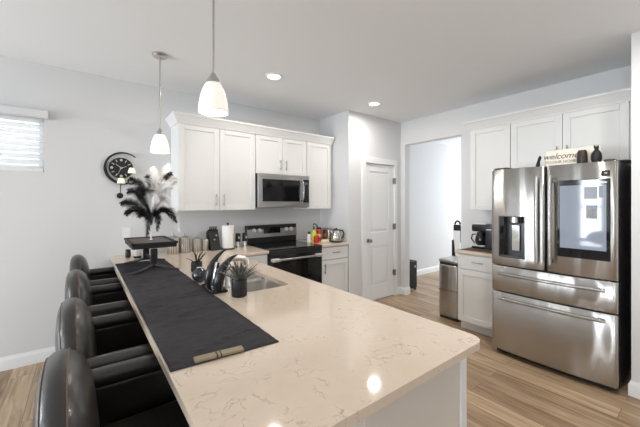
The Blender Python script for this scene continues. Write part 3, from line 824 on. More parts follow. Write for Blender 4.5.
# ------------------------------------------------------------------ bar chairs
def make_chair():
    t = thing('bar_chair', '', 'chair', (0, 0, 0), 'black leather bar chairs at the peninsula')
    # legs / base
    for sx in (.10, .46):
        for sy in (-.2, .2):
            b = B(); b.tube([(sx + (.02 if sx > .2 else -.02), sy * 1.06, 0), (sx, sy, .55)], [.017, .022], 10); b.build('leg', M_wood_dk, t)
    b = B()
    q = [(.092, -.206), (.468, -.206), (.468, .206), (.092, .206)]
    for i in range(4):
        b.tube([(q[i][0], q[i][1], .24), (q[(i + 1) % 4][0], q[(i + 1) % 4][1], .24)], .012, 8)
    b.build('footrest', M_wood_dk, t)
    b = B(); b.rbox(.04, .50, -.235, .235, .52, .58, .02); b.build('seat_frame', M_leather, t)
    b = B(); b.rbox(.045, .52, -.228, .228, .565, .675, .045); b.build('seat', M_leather, t)
    # back: arched padded panel with a soft pillow front
    def outl(sc, n=56, low=1.0):
        pts = []
        for k in range(n):
            a = 2 * PI * k / n
            c, s_ = math.cos(a), math.sin(a)
            y = .258 * math.copysign(abs(c) ** (2 / 2.5 if s_ > 0 else 2 / 7), c)
            z = (.27 if s_ > 0 else .22) * math.copysign(abs(s_) ** (2 / 2.1 if s_ > 0 else 2 / 7), s_)
            f = min(1, max(0, (.19 - z) / .02))
            pts.append((y * sc * (1 - .05 * f), z * sc))
        return pts
    zc = .755
    def ring(sc, x): return [(x - .05 * (z + .2) + .012, y, zc + z) for y, z in outl(sc)]
    b = B()
    b.loft([ring(.30, -.086), ring(.65, -.084), ring(.84, -.077), ring(.94, -.064), ring(.985, -.048), ring(1.0, -.028), ring(.985, -.012), ring(.94, .008), ring(.85, .026), ring(.68, .040), ring(.45, .047), ring(.2, .05)])
    bk = b.build('backrest', M_leather, t)
    for sc, x in ((.988, -.012), (.94, -.0645)):
        b = B(); pts = ring(sc, x); pts = [p for p in pts] + [pts[0]]
        b.tube(pts, .0024 if x > -.05 else .0015, 6, cap=False); b.build('piping', M_pipe, bk)
    # arms
    for s_ in (-1, 1):
        y = s_ * .265
        b = B(); b.rbox(-.01, .40, y - .036, y + .036, .785, .85, .03, 5); ar = b.build('armrest', M_leather, t)
        b = B(); b.rbox(.03, .385, y - .026, y + .026, .54, .80, .02); b.build('arm_panel', M_leather, t)
    return t
CHX = .0
chairs = [(1.135, 'nearest black leather bar chair with tan piping at the front of the row'),
          (1.775, 'second bar chair from the front, its back just behind the nearest one'),
          (2.54, 'third bar chair from the front along the peninsula'),
          (3.28, 'farthest black bar chair beside the back wall')]
proto = make_chair()
for i, (y, lab) in enumerate(chairs):
    c = proto if i == 0 else copy_tree(proto)
    c.location = (CHX + (-.008, .002, .006, .010)[i], y, 0); c['label'] = lab

# ------------------------------------------------------------------ table runner
b = B(); bm = b.bm
nx, ny = 26, 130
c00, c10, c01, c11 = (.226, 1.085), (.612, 1.062), (.235, 3.285), (.625, 3.285)
G = {}
rnd = random.Random(3)
folds = [(rnd.uniform(1.1, 3.2), rnd.uniform(-.25, .35), rnd.uniform(.006, .016), rnd.uniform(.004, .012)) for _ in range(46)]
for i in range(nx + 1):
    for j in range(ny + 1):
        u, v = i / nx, j / ny
        x = (c00[0] * (1 - u) + c10[0] * u) * (1 - v) + (c01[0] * (1 - u) + c11[0] * u) * v
        y = (c00[1] * (1 - u) + c10[1] * u) * (1 - v) + (c01[1] * (1 - u) + c11[1] * u) * v
        z = .9152
        for fy_, sl, wd, am in folds:
            q = (y - fy_ - sl * (x - .42) - .01 * math.sin(x * 22 + fy_ * 9)) / wd
            if abs(q) < 4 and not (.27 < x < .5 and y < 1.16): z += am * math.exp(-q * q) * (.15 + .85 * min(1, min(u, 1 - u) / .12))
        G[i, j] = bm.verts.new((x, y, z))
for i in range(nx):
    for j in range(ny):
        bm.faces.new((G[i, j], G[i + 1, j], G[i + 1, j + 1], G[i, j + 1]))
o = b.build('table_runner', M_cloth); tag(o, 'long black wrinkled cloth runner laid along the peninsula counter', 'table runner')
sm = o.modifiers.new('solid', 'SOLIDIFY'); sm.thickness = .003; sm.offset = 1

# wooden bar on the runner
t = thing('wooden_block', 'slim pale wooden bar with dark centre bands lying on the near end of the runner', 'ornament', (.388, 1.092, .9185))
M_pale = mat('pale_wood', srgb(150, 136, 112), .6, var=.15, vscale=30, stretch=(1, 6, 1))
b = B(); b.box(.302, .472, 1.074, 1.108, .9187, .929); b.build('bar', M_pale, t, bevel=.003)
b = B(); b.box(.374, .380, 1.0735, 1.1085, .9187, .9295); b.box(.388, .393, 1.0735, 1.1085, .9187, .9295); b.build('band', M_wood_dk, t)
t.rotation_euler.z = math.radians(-6)

# ------------------------------------------------------------------ pedestal riser with feather plumes
t = thing('riser_stand', 'black pedestal riser with splayed feet on the far end of the runner', 'stand', (.455, 2.97, .9185))
M_gun = mat('gunmetal', (.09, .09, .09, 1), .3, .7)
M_tray = mat('brown_tray_wood', srgb(92, 76, 66), .5, var=.25, vscale=8, stretch=(8, 1, 1))
z0 = .919; zt = 1.142
b = B(); b.box(.305, .625, 2.76, 3.27, zt - .045, zt - .012); b.build('tabletop', M_bmat, t, bevel=.006)
b = B(); b.box(.325, .605, 2.78, 3.25, zt - .012, zt - .006); b.build('top_inlay', M_tray, t)
b = B()
for (x0, x1, y0, y1) in ((.298, .322, 2.75, 3.28), (.608, .632, 2.75, 3.28), (.298, .632, 2.75, 2.775), (.298, .632, 3.255, 3.28)): b.box(x0, x1, y0, y1, zt - .016, zt + .002)
b.build('rim', M_bmat, t, bevel=.004)
for y in (2.78, 3.16):
    b = B(); b.box(.432, .482, y - .018, y + .018, z0 + .03, zt - .05); lg = b.build('leg', M_bmat, t, bevel=.006)
    for s_ in (-1, 1):
        b = B(); x1 = .457 + s_ * .165; dy = -.10 if y < 3 else .06
        pts = [(.457 + s_ * .005, y, z0 + .045), (.457 + s_ * .05, y + dy * .3, z0 + .032), (.457 + s_ * .11, y + dy * .7, z0 + .016), (x1, y + dy, z0 + .008)]
        b.tube(pts, [.016, .013, .010, .0065], 10); b.build('foot', M_gun, lg)
b = B(); b.tube([(.457, 2.78, 1.0), (.457, 3.16, 1.0)], .010, 10); b.build('stretcher', M_bmat, t)

# feather plumes: each plume its own thing
M_fb = mat('black_feather', (.010, .010, .011, 1), .7, spec=.3)
M_fw = mat('white_feather', srgb(238, 236, 234), .85)
CY, SYA = math.cos(.6543), math.sin(.6543)
RV = Vector((CY, -SYA, 0)); FV = Vector((SYA, CY, 0))
SC = .0088
P0 = Vector((.475, 3.02, zt - .006))     # foot of the vase on the riser
def off(px, py, dp):   # offsets in centimetre-like units to the right, up and away
    return P0 + RV * px * SC + Vector((0, 0, 1)) * py * SC + FV * dp
vase = thing('bud_vase', 'small slim white bud vase holding the feather plumes on the riser', 'vase', P0)
b = B(); b.lathe(P0, [(.014, 0), (.016, .004), (.007, .012), (.005, .05), (.005, .10), (.008, .125), (.009, .13)], 18); b.build('body', M_white, vase)
b = B(); b.lathe(P0, [(.018, .0002), (.018, .004)], 18); b.build('foot_ring', M_bmat, vase)
def bez(p, n):
    out = []
    for k in range(n + 1):
        s = k / n; q = [v.copy() for v in p]
        while len(q) > 1: q = [q[i].lerp(q[i + 1], s) for i in range(len(q) - 1)]
        out.append(q[0])
    return out
def plume(pts, black, width, label, seed, droop=.22, start=.25):
    r = random.Random(seed)
    p = [P0 + Vector((0, 0, .10))] + [off(*q) for q in pts]
    cur = bez(p, 40)
    m = M_fb if black else M_fw
    t = thing('feather_plume', label, 'feather', p[0], 'black feather plumes' if black else 'white feather plumes')
    b = B(); b.tube(cur, [.0025 - .0017 * k / 40 for k in range(41)], 6); b.build('quill', m, t)
    b = B(); bm = b.bm
    nb = 210
    for k in range(nb):
        s = start + (1 - start) * k / nb
        f = s * 40; i = min(int(f), 39); c = cur[i].lerp(cur[i + 1], f - i)
        tan = (cur[i + 1] - cur[i]).normalized()
        side0 = tan.cross(Vector((FV.x, FV.y, .25))).normalized()
        env = math.sin(min(1, (s - start) / .25) * PI / 2) * (1 - .8 * ((s - start) / (1 - start)) ** 2)
        for sg in (-1, 1):
            L = width * 1.9 * env * r.uniform(.6, 1.2)
            rot = Matrix.Rotation(r.uniform(-.9, .9), 3, tan)
            d = (rot @ (side0 * sg) + tan * r.uniform(.8, 1.6)).normalized()
            q0 = c; q1 = c + d * L * .5; q2 = c + d * L * .95 + Vector((0, 0, -1)) * L * droop * r.uniform(.4, 1.3) + Vector((r.uniform(-1, 1), r.uniform(-1, 1), 0)) * L * .1
            wv = tan.cross(d).cross(d).normalized() * (.00125 if black else .002)
            v = [bm.verts.new(x) for x in (q0 - wv * .7, q0 + wv * .7, q1 + wv, q1 - wv, q2 + wv * .25, q2 - wv * .25)]
            bm.faces.new((v[0], v[1], v[2], v[3])); bm.faces.new((v[3], v[2], v[4], v[5]))
    b.build('barbs', m, t, smooth=False)
    return t
# (right, up, away) control points; the base is around the vase mouth
black_pl = [
    ([(0, 24, 0), (-1, 48, -.02), (-7, 58, -.06), (-15, 60, -.08)], .055, 'black plume arching highest to the upper left toward the clock'),
    ([(0, 22, 0), (-3, 44, .05), (-11, 52, .08), (-20, 50, .10)], .055, 'black plume sweeping left just below the clock pendulum'),
    ([(0, 18, 0), (-5, 34, -.05), (-13, 41, -.10), (-21, 36, -.12)], .05, 'black plume curving left at mid height of the arrangement'),
    ([(0, 16, 0), (-6, 30, .05), (-14, 32, .10), (-21, 22, .13)], .05, 'lowest left black plume drooping above the wall outlet'),
    ([(1, 22, 0), (3, 38, -.08), (6, 24, -.12), (4, 5, -.13)], .04, 'black plume hanging down in front of the vase'),
    ([(1, 22, 0), (5, 36, -.02), (12, 28, -.06), (11, 10, -.08)], .04, 'black plume drooping low right of the vase'),
    ([(1, 24, 0), (6, 36, .03), (16, 32, .05), (22, 17, .06)], .04, 'black plume drooping to the right edge near the cabinet'),
    ([(1, 28, 0), (3, 44, -.06), (4, 52, -.10), (8, 46, -.13)], .05, 'short black plume in the middle of the white feathers'),
    ([(1, 28, 0), (6, 54, .05), (11, 66, .05), (18, 66, .04)], .045, 'black plume reaching upper right beside the cabinet'),
    ([(0, 24, 0), (-1, 44, -.08), (-4, 50, -.12), (-12, 48, -.15)], .06, 'short full black plume nearest the viewer at the heart of the arrangement'),
    ([(0, 22, 0), (-2, 40, .02), (-8, 46, .04), (-16, 42, .05)], .055, 'black plume filling the gap between the two long left-hand plumes'),
    ([(0, 26, 0), (0, 52, .04), (-3, 62, .06), (-9, 64, .07)], .05, 'black plume rising steeply beside the white ones'),
    ([(0, 18, 0), (-3, 32, -.10), (-9, 34, -.15), (-13, 26, -.17)], .045, 'short black plume bending left toward the viewer low in the arrangement'),
]
white_pl = [
    ([(1, 30, .02), (3, 54, .06), (2, 66, .06), (-2, 72, .05)], .05, 'white plume rising highest and leaning left'),
    ([(1, 30, .02), (6, 58, .10), (9, 72, .12), (11, 76, .12)], .045, 'white plume rising straight up at the back'),
    ([(1, 30, .0), (8, 54, .02), (13, 58, .0), (19, 52, -.02)], .06, 'white plume arching right at the top of the arrangement'),
    ([(1, 28, .0), (9, 44, -.02), (16, 46, -.05), (21, 34, -.06)], .06, 'white plume arching right at mid height'),
    ([(1, 26, .0), (9, 38, .06), (18, 32, .10), (22, 8, .10)], .055, 'white plume drooping low on the right toward the canisters'),
    ([(1, 28, -.02), (5, 46, -.08), (10, 48, -.13), (15, 38, -.15)], .055, 'white plume in front of the centre of the arrangement'),
    ([(1, 30, .04), (6, 52, .10), (12, 64, .14), (16, 60, .16)], .055, 'white plume behind the others close to the wall cabinet'),
]
for i, (p, wd, lab) in enumerate(black_pl): plume(p, True, wd, lab, 10 + i)
for i, (p, wd, lab) in enumerate(white_pl): plume(p, False, wd, lab, 60 + i)

# ------------------------------------------------------------------ clock
CK = Vector((.322, YB - .012, 1.818))
t = thing('wall_clock', 'black crescent-shaped wall clock with pendulum on the back wall', 'clock', (CK.x, YB - .012, 1.53))
def disc(b, cx, cz, r, y0, y1, n=36):
    b.loft([[(cx + r * math.cos(2 * PI * k / n), y, cz + r * math.sin(2 * PI * k / n)) for k in range(n)] for y in (y0, y1)])
b = B(); disc(b, CK.x, CK.z, .108, YB - .03, YB - .012); face = b.build('dial', M_bmat, t, bevel=.002)
def crescent(cx, cz, ro, a0, a1, w0, wm, w1, y0, y1):
    b = B(); rings = []
    n = 40
    for k in range(n + 1):
        s = k / n; a = math.radians(a0 + (a1 - a0) * s)
        wv = (w0 * (1 - s) + w1 * s) + (wm - (w0 + w1) / 2) * math.sin(PI * s)
        ri = ro - wv
        rings.append([(cx + r * math.cos(a), y, cz + r * math.sin(a)) for r, y in ((ro, y0), (ri, y0), (ri, y1), (ro, y1))])
    b.loft(rings); return b
crescent(CK.x + .018, CK.z - .002, .168, 48, 285, .008, .020, .016, YB - .034, YB - .014).build('crescent', M_bmat, t)
crescent(CK.x + .008, CK.z - .01, .135, 150, 275, .003, .007, .003, YB - .03, YB - .014).build('inner_arc', M_bmat, t)
M_num = mat('dial_silver', srgb(190, 188, 186), .4)
b = B()
for k in range(12):
    a = PI / 6 * k; cx, cz = CK.x + .082 * math.sin(a), CK.z + .082 * math.cos(a)
    if k % 3 == 0: disc(b, cx, cz, .013, YB - .0315, YB - .0295, 14)
    else:
        d = Vector((math.sin(a), 0, math.cos(a))); s_ = Vector((d.z, 0, -d.x)) * .0035
        p0, p1 = Vector((cx, 0, cz)) - d * .014, Vector((cx, 0, cz)) + d * .014
        b.loft([[(v.x, y, v.z) for v in (p0 - s_, p0 + s_, p1 + s_, p1 - s_)] for y in (YB - .0315, YB - .0295)])
b.build('hour_marks', M_num, face)
for ang, L, wd in ((-52, .062, .004), (205, .075, .003), (68, .05, .004)):
    a = math.radians(ang); d = Vector((math.sin(a), 0, math.cos(a))); s_ = Vector((d.z, 0, -d.x)) * wd
    p0, p1 = CK - d * .012, CK + d * L
    b = B(); b.loft([[(v.x, y, v.z) for v in (p0 - s_, p0 + s_, p1 + s_ * .4, p1 - s_ * .4)] for y in (YB - .0345, YB - .0325)]); b.build('hand', M_num, face)
M_lamp = mat('cream_candle_glass', srgb(250, 244, 222), .4, emit=srgb(255, 244, 215), estr=.35)
for (dx, dz, nm) in ((.092, -.022, 1), (-.002, -.132, 2)):
    cx, cz = CK.x + dx, CK.z + dz
    b = B(); b.lathe((cx, YB - .05, cz - .028), [(.036, 0), (.036, .012), (.024, .052), (.016, .056)], 18); b.build('candle_shade', M_lamp, t)
    b = B(); b.tube([(cx, YB - .05, cz - .03), (cx, YB - .014, cz - .03)], .007, 8); b.build('candle_bracket', M_bmat, t)
crescent(CK.x + .092, CK.z - .132, .036, 0, 360, .011, .011, .011, YB - .034, YB - .014).build('small_ring', M_bmat, t)
b = B(); disc(b, CK.x + .092, CK.z - .132, .024, YB - .028, YB - .016, 20); b.build('small_dial', M_num, t)
b = B(); b.tube([(CK.x - .003, YB - .024, CK.z - .15), (CK.x - .008, YB - .024, CK.z - .265)], .004, 8); pr_ = b.build('pendulum', M_bmat, t)
b = B(); b.ball((CK.x - .01, YB - .024, CK.z - .285), .030, 18, (1, .3, 1)); b.build('bob', M_bmat, pr_)

# outlets
def outlet(label, m, a, z):
    q = m(a, z, 0)
    t = thing('wall_outlet', label, 'outlet', q)
    b = B(); b.mbox(m, a - .038, a + .038, z - .06, z + .06, 0.0005, .006); pl = b.build('plate', M_trim, t, bevel=.003)
    for dz in (-.022, .022):
        b = B(); b.mbox(m, a - .016, a + .016, z + dz - .014, z + dz + .014, .006, .008); b.build('socket', M_white, pl, bevel=.003)
outlet('white wall outlet left of the feather plumes below the clock', mW, .372, 1.14)

# ------------------------------------------------------------------ pendants and recessed lights
def pendant(x, y, zb, label):
    t = thing('pendant_lamp', label, 'lamp', (x, y, zb), 'pendant lamps over the peninsula')
    b = B(); b.lathe((x, y, H), [(.062, -.001), (.062, -.012), (.05, -.026), (.014, -.032)][::-1], 28); b.build('canopy', M_nickel, t)
    b = B(); b.tube([(x, y, zb + .20), (x, y, H - .02)], .0055, 10); b.build('rod', M_nickel, t)
    b = B(); b.lathe((x, y, zb + .150), [(.034, 0), (.032, .018), (.02, .035), (.01, .055)], 20); b.build('socket_cap', M_nickel, t)
    b = B(); prof = [(.074, 0), (.074, .02), (.071, .05), (.064, .085), (.053, .12), (.041, .145), (.033, .153)]
    b.lathe((x, y, zb), prof, 32, cap=False)
    sh = b.build('shade', M_shade, t); sm = sh.modifiers.new('solid', 'SOLIDIFY'); sm.thickness = .004; sm.offset = -1
    b = B(); b.ball((x, y, zb + .06), .028, 16, (1, 1, 1.25)); b.build('bulb', mat('bulb_lit', (1, .95, .85, 1), .4, emit=srgb(255, 240, 214), estr=5), t)
    l = bpy.data.lights.new('pendant_glow', 'POINT'); l.energy = 2.5; l.color = (1, .9, .76); l.shadow_soft_size = .05
    o = bpy.data.objects.new('pendant_glow', l); C.objects.link(o); o.parent = t; o.location = (0, 0, -.02)
pendant(.535, 2.97, 1.895, 'farther pendant lamp with frosted white shade near the clock')
pendant(.54, 1.61, 1.925, 'nearer and larger-looking pendant lamp hanging over the middle of the peninsula')
def downlight(x, y, label, power=14, vis=True):
    t = thing('recessed_light', label, 'light', (x, y, H - .012), 'recessed ceiling lights')
    n = 32
    b = B(); b.lathe((x, y, H), [(.085, -.0005), (.085, -.008), (.066, -.012), (.064, -.003)], n, cap=False); b.build('trim_ring', M_white, t)
    b = B(); b.lathe((x, y, H), [(.066, -.006), (.066, -.003)], n); b.build('lens', M_lens, t)
    l = bpy.data.lights.new('downlight', 'AREA'); l.shape = 'DISK'; l.size = .12; l.energy = power; l.color = (1, .955, .89)
    o = bpy.data.objects.new('downlight', l); C.objects.link(o); o.parent = t; o.location = (0, 0, -.02)
downlight(1.54, 2.77, 'recessed ceiling light left, in front of the wall cabinets')
downlight(2.99, 2.75, 'recessed ceiling light right, in front of the pantry')
downlight(2.0, .5, 'unseen recessed ceiling light added over the aisle by the near end of the peninsula', 20)  # out-of-view fixture, added to light the aisle floor
downlight(2.6, .05, 'unseen recessed ceiling light added beside the closet wall', 15)  # second added fixture outside the view, fills the right side

# ------------------------------------------------------------------ counter things along the back wall
CT = .9142
def canister(x, y, h, r, label):
    t = thing('canister', label, 'canister', (x, y, CT), 'ribbed tin canisters')
    b = B(); b.lathe((x, y, CT), [(r * .98, 0), (r, .004), (r, h * .84), (r * .98, h * .85)], 32); b.build('body', M_canister, t)
    b = B(); b.lathe((x, y, CT + h * .85), [(r * 1.03, 0), (r * 1.03, .012), (r * .85, .022), (r * .3, .03)], 32); b.build('lid', M_nickel, t)
    b = B(); b.lathe((x, y, CT + h * .85 + .03), [(.006, -.002), (.006, .012), (.012, .018), (.011, .028), (.004, .032)], 14); b.build('knob', M_nickel, t)
canister(.775, 3.60, .19, .062, 'tin canister largest of the set, half hidden by the riser')
canister(.895, 3.62, .178, .056, 'tin canister second in the descending row')
canister(1.027, 3.63, .150, .048, 'tin canister third in the descending row')
canister(1.122, 3.63, .125, .040, 'smallest tin canister, next to the black knife block')

t = thing('knife_block', 'black slanted knife block beside the smallest canister', 'knife block', (1.22, 3.62, CT))
b = B(); b.loft([[(x, 3.54, CT), (x, 3.69, CT), (x, 3.74, CT + .20), (x, 3.65, CT + .235)] for x in (1.165, 1.275)]); b.build('block', M_bmat, t, bevel=.004)
for i in range(4):
    x = 1.185 + i * .023
    b = B(); b.tube([(x, 3.665, CT + .222), (x, 3.645, CT + .265)], [.008, .009], 8); b.build('knife_handle', M_bplas, t)
b = B(); b.ball((1.235, 3.585, CT + .165), .012, 12); b.ball((1.21, 3.57, CT + .12), .012, 12); b.build('stud', M_nickel, t)

t = thing('paper_towel_holder', 'upright paper towel roll on a holder with black knob', 'paper towel', (1.37, 3.58, CT))
b = B(); b.lathe((1.37, 3.58, CT), [(.08, 0), (.08, .01), (.02, .014)], 28); b.build('base', M_bmat, t)
b = B(); b.lathe((1.37, 3.58, CT + .014), [(.066, 0), (.067, .01), (.067, .25), (.066, .26), (.02, .261)], 32); b.build('roll', M_paper, t)
b = B(); b.lathe((1.37, 3.58, CT + .27), [(.006, 0), (.006, .012), (.014, .02), (.014, .032), (.005, .04)], 14); b.build('finial', M_bmat, t)
b = B(); b.tube([(1.425, 3.528, CT + .01), (1.425, 3.528, CT + .19)], .005, 8); b.build('tension_arm', M_nickel, t)
for x, lab in ((1.505, 'black and steel pepper mill next to the paper towel'), (1.595, 'black and steel mill nearest the range')):
    t = thing('pepper_mill', lab, 'mill', (x, 3.60, CT), 'pair of mills')
    b = B(); b.lathe((x, 3.60, CT), [(.030, 0), (.030, .075)], 20); b.build('base', M_chrome, t)
    b = B(); b.lathe((x, 3.60, CT + .075), [(.031, 0), (.031, .085), (.026, .10)], 20); b.build('top', M_bplas, t)
    b = B(); b.lathe((x, 3.568, CT + .11), [(.010, 0), (.010, .03)], 12); b.build('emblem', M_chrome, t)
    b = B(); b.ball((x, 3.60, CT + .108 - .004), .010, 12); b.build('knob', M_chrome, t)

# small things behind the riser
t = thing('brown_jar', 'small dark brown jar at the far left end of the counter', 'jar', (.365, 3.62, CT))
b = B(); b.lathe((.365, 3.62, CT), [(.018, 0), (.024, .01), (.026, .045), (.02, .06)], 18); b.build('body', mat('brown_glass', (.05, .025, .018, 1), .15), t)
b = B(); b.lathe((.365, 3.62, CT + .06), [(.022, 0), (.022, .02)], 18); b.build('lid', M_bmat, t)
t = thing('candle_jar', 'small clear jar with dark base behind the riser', 'jar', (.438, 3.55, CT))
b = B(); b.lathe((.438, 3.55, CT), [(.034, 0), (.036, .01), (.036, .02)], 20); b.build('base', M_bmat, t)
b = B(); b.lathe((.438, 3.55, CT + .02), [(.035, 0), (.036, .06), (.032, .068)], 20); b.build('glass', mat('pale_glass', srgb(205, 200, 196), .1), t)
b = B(); b.lathe((.438, 3.55, CT + .088), [(.034, 0), (.034, .012), (.01, .018)], 20); b.build('lid', M_bmat, t)
t = thing('mug', 'white mug with dark foot under the riser', 'mug', (.525, 3.50, CT))
b = B(); b.lathe((.525, 3.50, CT), [(.034, 0), (.04, .015), (.041, .085), (.037, .085), (.036, .02), (.001, .016)], 22); b.build('body', M_white, t)
b = B(); pts = [(.563 + .024 * math.sin(a), 3.495, CT + .047 + .026 * math.cos(a)) for a in [PI * k / 8 for k in range(9)]]; b.tube(pts, .005, 8); b.build('mug_handle', M_white, t)
b = B(); b.lathe((.525, 3.50, CT), [(.0415, .001), (.0415, .014)], 22); b.build('foot_band', M_bmat, t)

# ------------------------------------------------------------------ things by the sink
def spiky(name, label, x, y, r, h, n, L, mleaf, seed, texture=False):
    t = thing(name, label, 'plant', (x, y, CT))
    b = B(); b.lathe((x, y, CT), [(r * .92, 0), (r, .006), (r, h - .004), (r * .96, h), (r * .88, h), (r * .88, h - .012), (.001, h - .014)], 28)
    pt = b.build('pot', M_bmat if not texture else mat('black_textured_pot', (.012, .012, .013, 1), .5, bump=1.0, bscale=45, var=.6, vscale=60), t)
    r_ = random.Random(seed)
    for k in range(n):
        a = 2 * PI * k / n * 2.4 + r_.uniform(-.3, .3); tl = r_.uniform(.25, 1.25) * (k / n) ** .5
        d = Vector((math.cos(a) * math.sin(tl), math.sin(a) * math.sin(tl), math.cos(tl)))
        Lk = L * r_.uniform(.8, 1.1)
        p0 = Vector((x, y, CT + h - .014)) + Vector((math.cos(a), math.sin(a), 0)) * r * .25 * tl
        mid = p0 + d * Lk * .55; tip = p0 + d * Lk + Vector((math.cos(a), math.sin(a), -.2)) * Lk * .12
        b = B(); b.tube([p0, p0.lerp(mid, .5), mid, mid.lerp(tip, .6), tip], [.0045, .0065, .0055, .0035, .0006], 7, flat=.45); b.build('leaf', mleaf, t)
    return t
M_leafd = mat('dark_grey_leaf', (.035, .038, .034, 1), .5, var=.4, vscale=30)
M_leafg = mat('grey_green_leaf', srgb(96, 97, 90), .55, var=.6, vscale=40)
t = spiky('potted_succulent', 'black textured pot with spiky grey plant at the near corner of the sink', .733, 1.735, .045, .10, 64, .125, M_leafg, 4, True)
t2 = spiky('potted_spikes', 'small black pot with thin upright spikes beside the runner, farthest of the sink group', .725, 2.56, .042, .075, 9, .13, M_bmat, 8)

# horned napkin holder
t = thing('horn_sculpture', 'black sculpture of two curved horns on a flat base by the sink', 'ornament', (.66, 1.96, CT))
b = B(); b.rbox(.615, .712, 1.845, 2.085, CT, CT + .014, .012); b.build('base', M_bglass, t)
def horn(y, x0, h, lean, r0):
    b = B(); pts = []; rs = []; am = 1.42
    for k in range(17):
        s = k / 16
        a = s * am
        pts.append((x0 + lean * (1 - math.cos(a)) / (1 - math.cos(am)), y, CT + .008 + h * math.sin(a) / math.sin(am)))
        rs.append(r0 * (.85 + .3 * math.sin(PI * min(1, s * 1.6))) * (1 - s ** 2.2) + .003)
    b.tube(pts, rs, 16, flat=.9)
    b.build('horn', mat('black_ceramic', (.02, .02, .021, 1), .22), t)
horn(2.035, .648, .225, .125, .024); horn(1.90, .662, .205, .130, .030)
b = B(); b.loft([[(x, 1.955, CT + .012), (x, 1.985, CT + .012), (x + .03, 1.985, CT + .17), (x + .03, 1.955, CT + .17)] for x in (.645, .672)]); b.build('steel_insert', M_chrome, t, bevel=.006)
# glass globe
t = thing('glass_globe', 'small dark glossy glass globe beside the runner, left of the horn sculpture', 'ornament', (.645, 2.20, CT))
M_globe = mat('smoked_glass', (.03, .035, .04, 1), .05, spec=.8)
b = B(); b.ball((.645, 2.20, CT + .048), .052, 24, (1, 1, .92)); b.build('globe', M_globe, t)
b = B(); b.lathe((.645, 2.20, CT + .092), [(.022, 0), (.024, .008), (.016, .006)], 20); b.build('rim', M_chrome, t)

# ------------------------------------------------------------------ things right of the range
t = thing('spice_bottle', 'white bottle with black cap right behind the range corner', 'bottle', (2.53, 3.55, CT))
b = B(); b.lathe((2.53, 3.55, CT), [(.028, 0), (.03, .005), (.03, .085), (.018, .10), (.016, .11)], 20); b.build('body', M_white, t)
b = B(); b.lathe((2.53, 3.55, CT + .11), [(.019, 0), (.019, .028)], 18); b.build('cap', M_bplas, t)
t = thing('soap_bottle', 'yellow-green bottle with black trigger pump right of the range', 'bottle', (2.60, 3.48, CT))
b = B(); b.lathe((2.60, 3.53, CT), [(.032, 0), (.034, .006), (.034, .13), (.02, .15), (.014, .165)], 20); b.build('body', M_yel, t)
b = B(); b.tube([(2.60, 3.53, CT + .165), (2.60, 3.53, CT + .20), (2.585, 3.51, CT + .21), (2.56, 3.49, CT + .205)], [.012, .010, .009, .006], 10); b.build('trigger_pump', M_bplas, t)
t = thing('red_tub', 'red tub with lid in front of the yellow-green bottle', 'container', (2.56, 3.42, CT))
b = B(); b.lathe((2.555, 3.41, CT), [(.038, 0), (.041, .006), (.041, .07), (.036, .08)], 22); b.build('body', M_red, t)
b = B(); b.lathe((2.555, 3.41, CT + .08), [(.037, 0), (.037, .012), (.01, .016)], 22); b.build('lid', mat('orange_lid', srgb(196, 90, 50), .4), t)
t = thing('fire_extinguisher', 'small red extinguisher with black hose near the corner wall', 'extinguisher', (2.70, 3.56, CT))
b = B(); b.lathe((2.705, 3.56, CT), [(.036, 0), (.038, .006), (.038, .13), (.028, .155), (.014, .165)], 22); b.build('cylinder', M_red, t)
b = B(); b.box(2.67, 2.745, 3.55, 3.57, CT + .165, CT + .19); b.build('valve', M_bplas, t, bevel=.003)
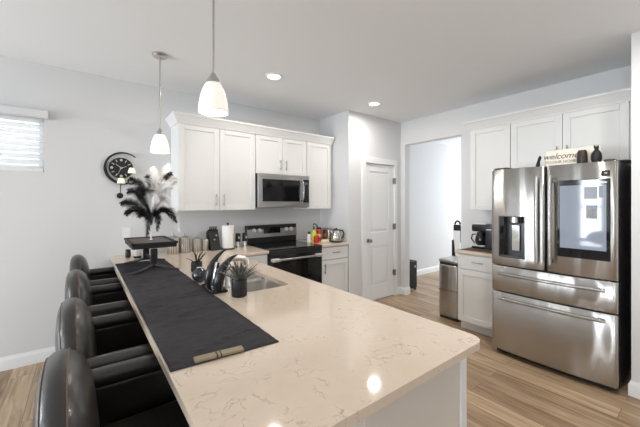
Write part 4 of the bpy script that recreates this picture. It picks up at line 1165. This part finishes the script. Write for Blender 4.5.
b = B(); b.tube([(2.70, 3.56, CT + .185), (2.66, 3.55, CT + .225), (2.63, 3.54, CT + .245), (2.61, 3.54, CT + .25), (2.60, 3.545, CT + .225)], .007, 8); b.build('hose', M_bplas, t)
b = B(); b.lathe((2.705, 3.56, CT), [(.0386, .05), (.0386, .10)], 22, cap=False); b.build('label_band', mat('label_cream', srgb(220, 200, 150), .6), t)
b = B(); b.rbox(2.58, 2.68, 3.28, 3.34, CT, CT + .045, .008); o = b.build('sponge_box', mat('cream_box', srgb(228, 220, 190), .6)); tag(o, 'small cream box lying in front of the bottles', 'box')
t = thing('toaster', 'slim stainless toaster standing behind the kettle', 'toaster', (2.80, 3.50, CT))
b = B(); b.rbox(2.765, 2.90, 3.40, 3.62, CT + .008, CT + .175, .025); b.build('shell', M_steel, t)
b = B(); b.rbox(2.77, 2.895, 3.405, 3.615, CT, CT + .012, .01); b.build('base', M_bplas, t)
b = B(); b.box(2.805, 2.82, 3.43, 3.59, CT + .1745, CT + .176); b.box(2.845, 2.86, 3.43, 3.59, CT + .1745, CT + .176); b.build('slots', M_bmat, t)
b = B(); b.box(2.815, 2.85, 3.385, 3.402, CT + .09, CT + .11); b.build('lever', M_bplas, t, bevel=.003)
kx, ky = 2.80, 3.28
t = thing('electric_kettle', 'steel and black electric kettle on its base by the pantry wall', 'kettle', (kx, ky, CT))
b = B(); b.lathe((kx, ky, CT), [(.082, 0), (.082, .016), (.07, .024)], 26); b.build('power_base', M_bplas, t)
b = B(); b.lathe((kx, ky, CT + .024), [(.072, 0), (.076, .008), (.072, .06), (.058, .12), (.05, .14)], 28); b.build('body', M_chrome, t)
b = B(); b.lathe((kx, ky, CT + .164), [(.051, 0), (.047, .012), (.012, .018), (.012, .03), (.004, .034)], 24); b.build('lid', M_bplas, t)
b = B(); b.tube([(kx + .03, ky - .035, CT + .165), (kx + .06, ky - .06, CT + .165), (kx + .075, ky - .075, CT + .12), (kx + .065, ky - .06, CT + .06), (kx + .05, ky - .045, CT + .045)], .010, 10); b.build('handle', M_bplas, t)
b = B(); b.tube([(kx - .045, ky + .02, CT + .125), (kx - .075, ky + .035, CT + .155)], [.016, .009], 10); b.build('spout', M_chrome, t)
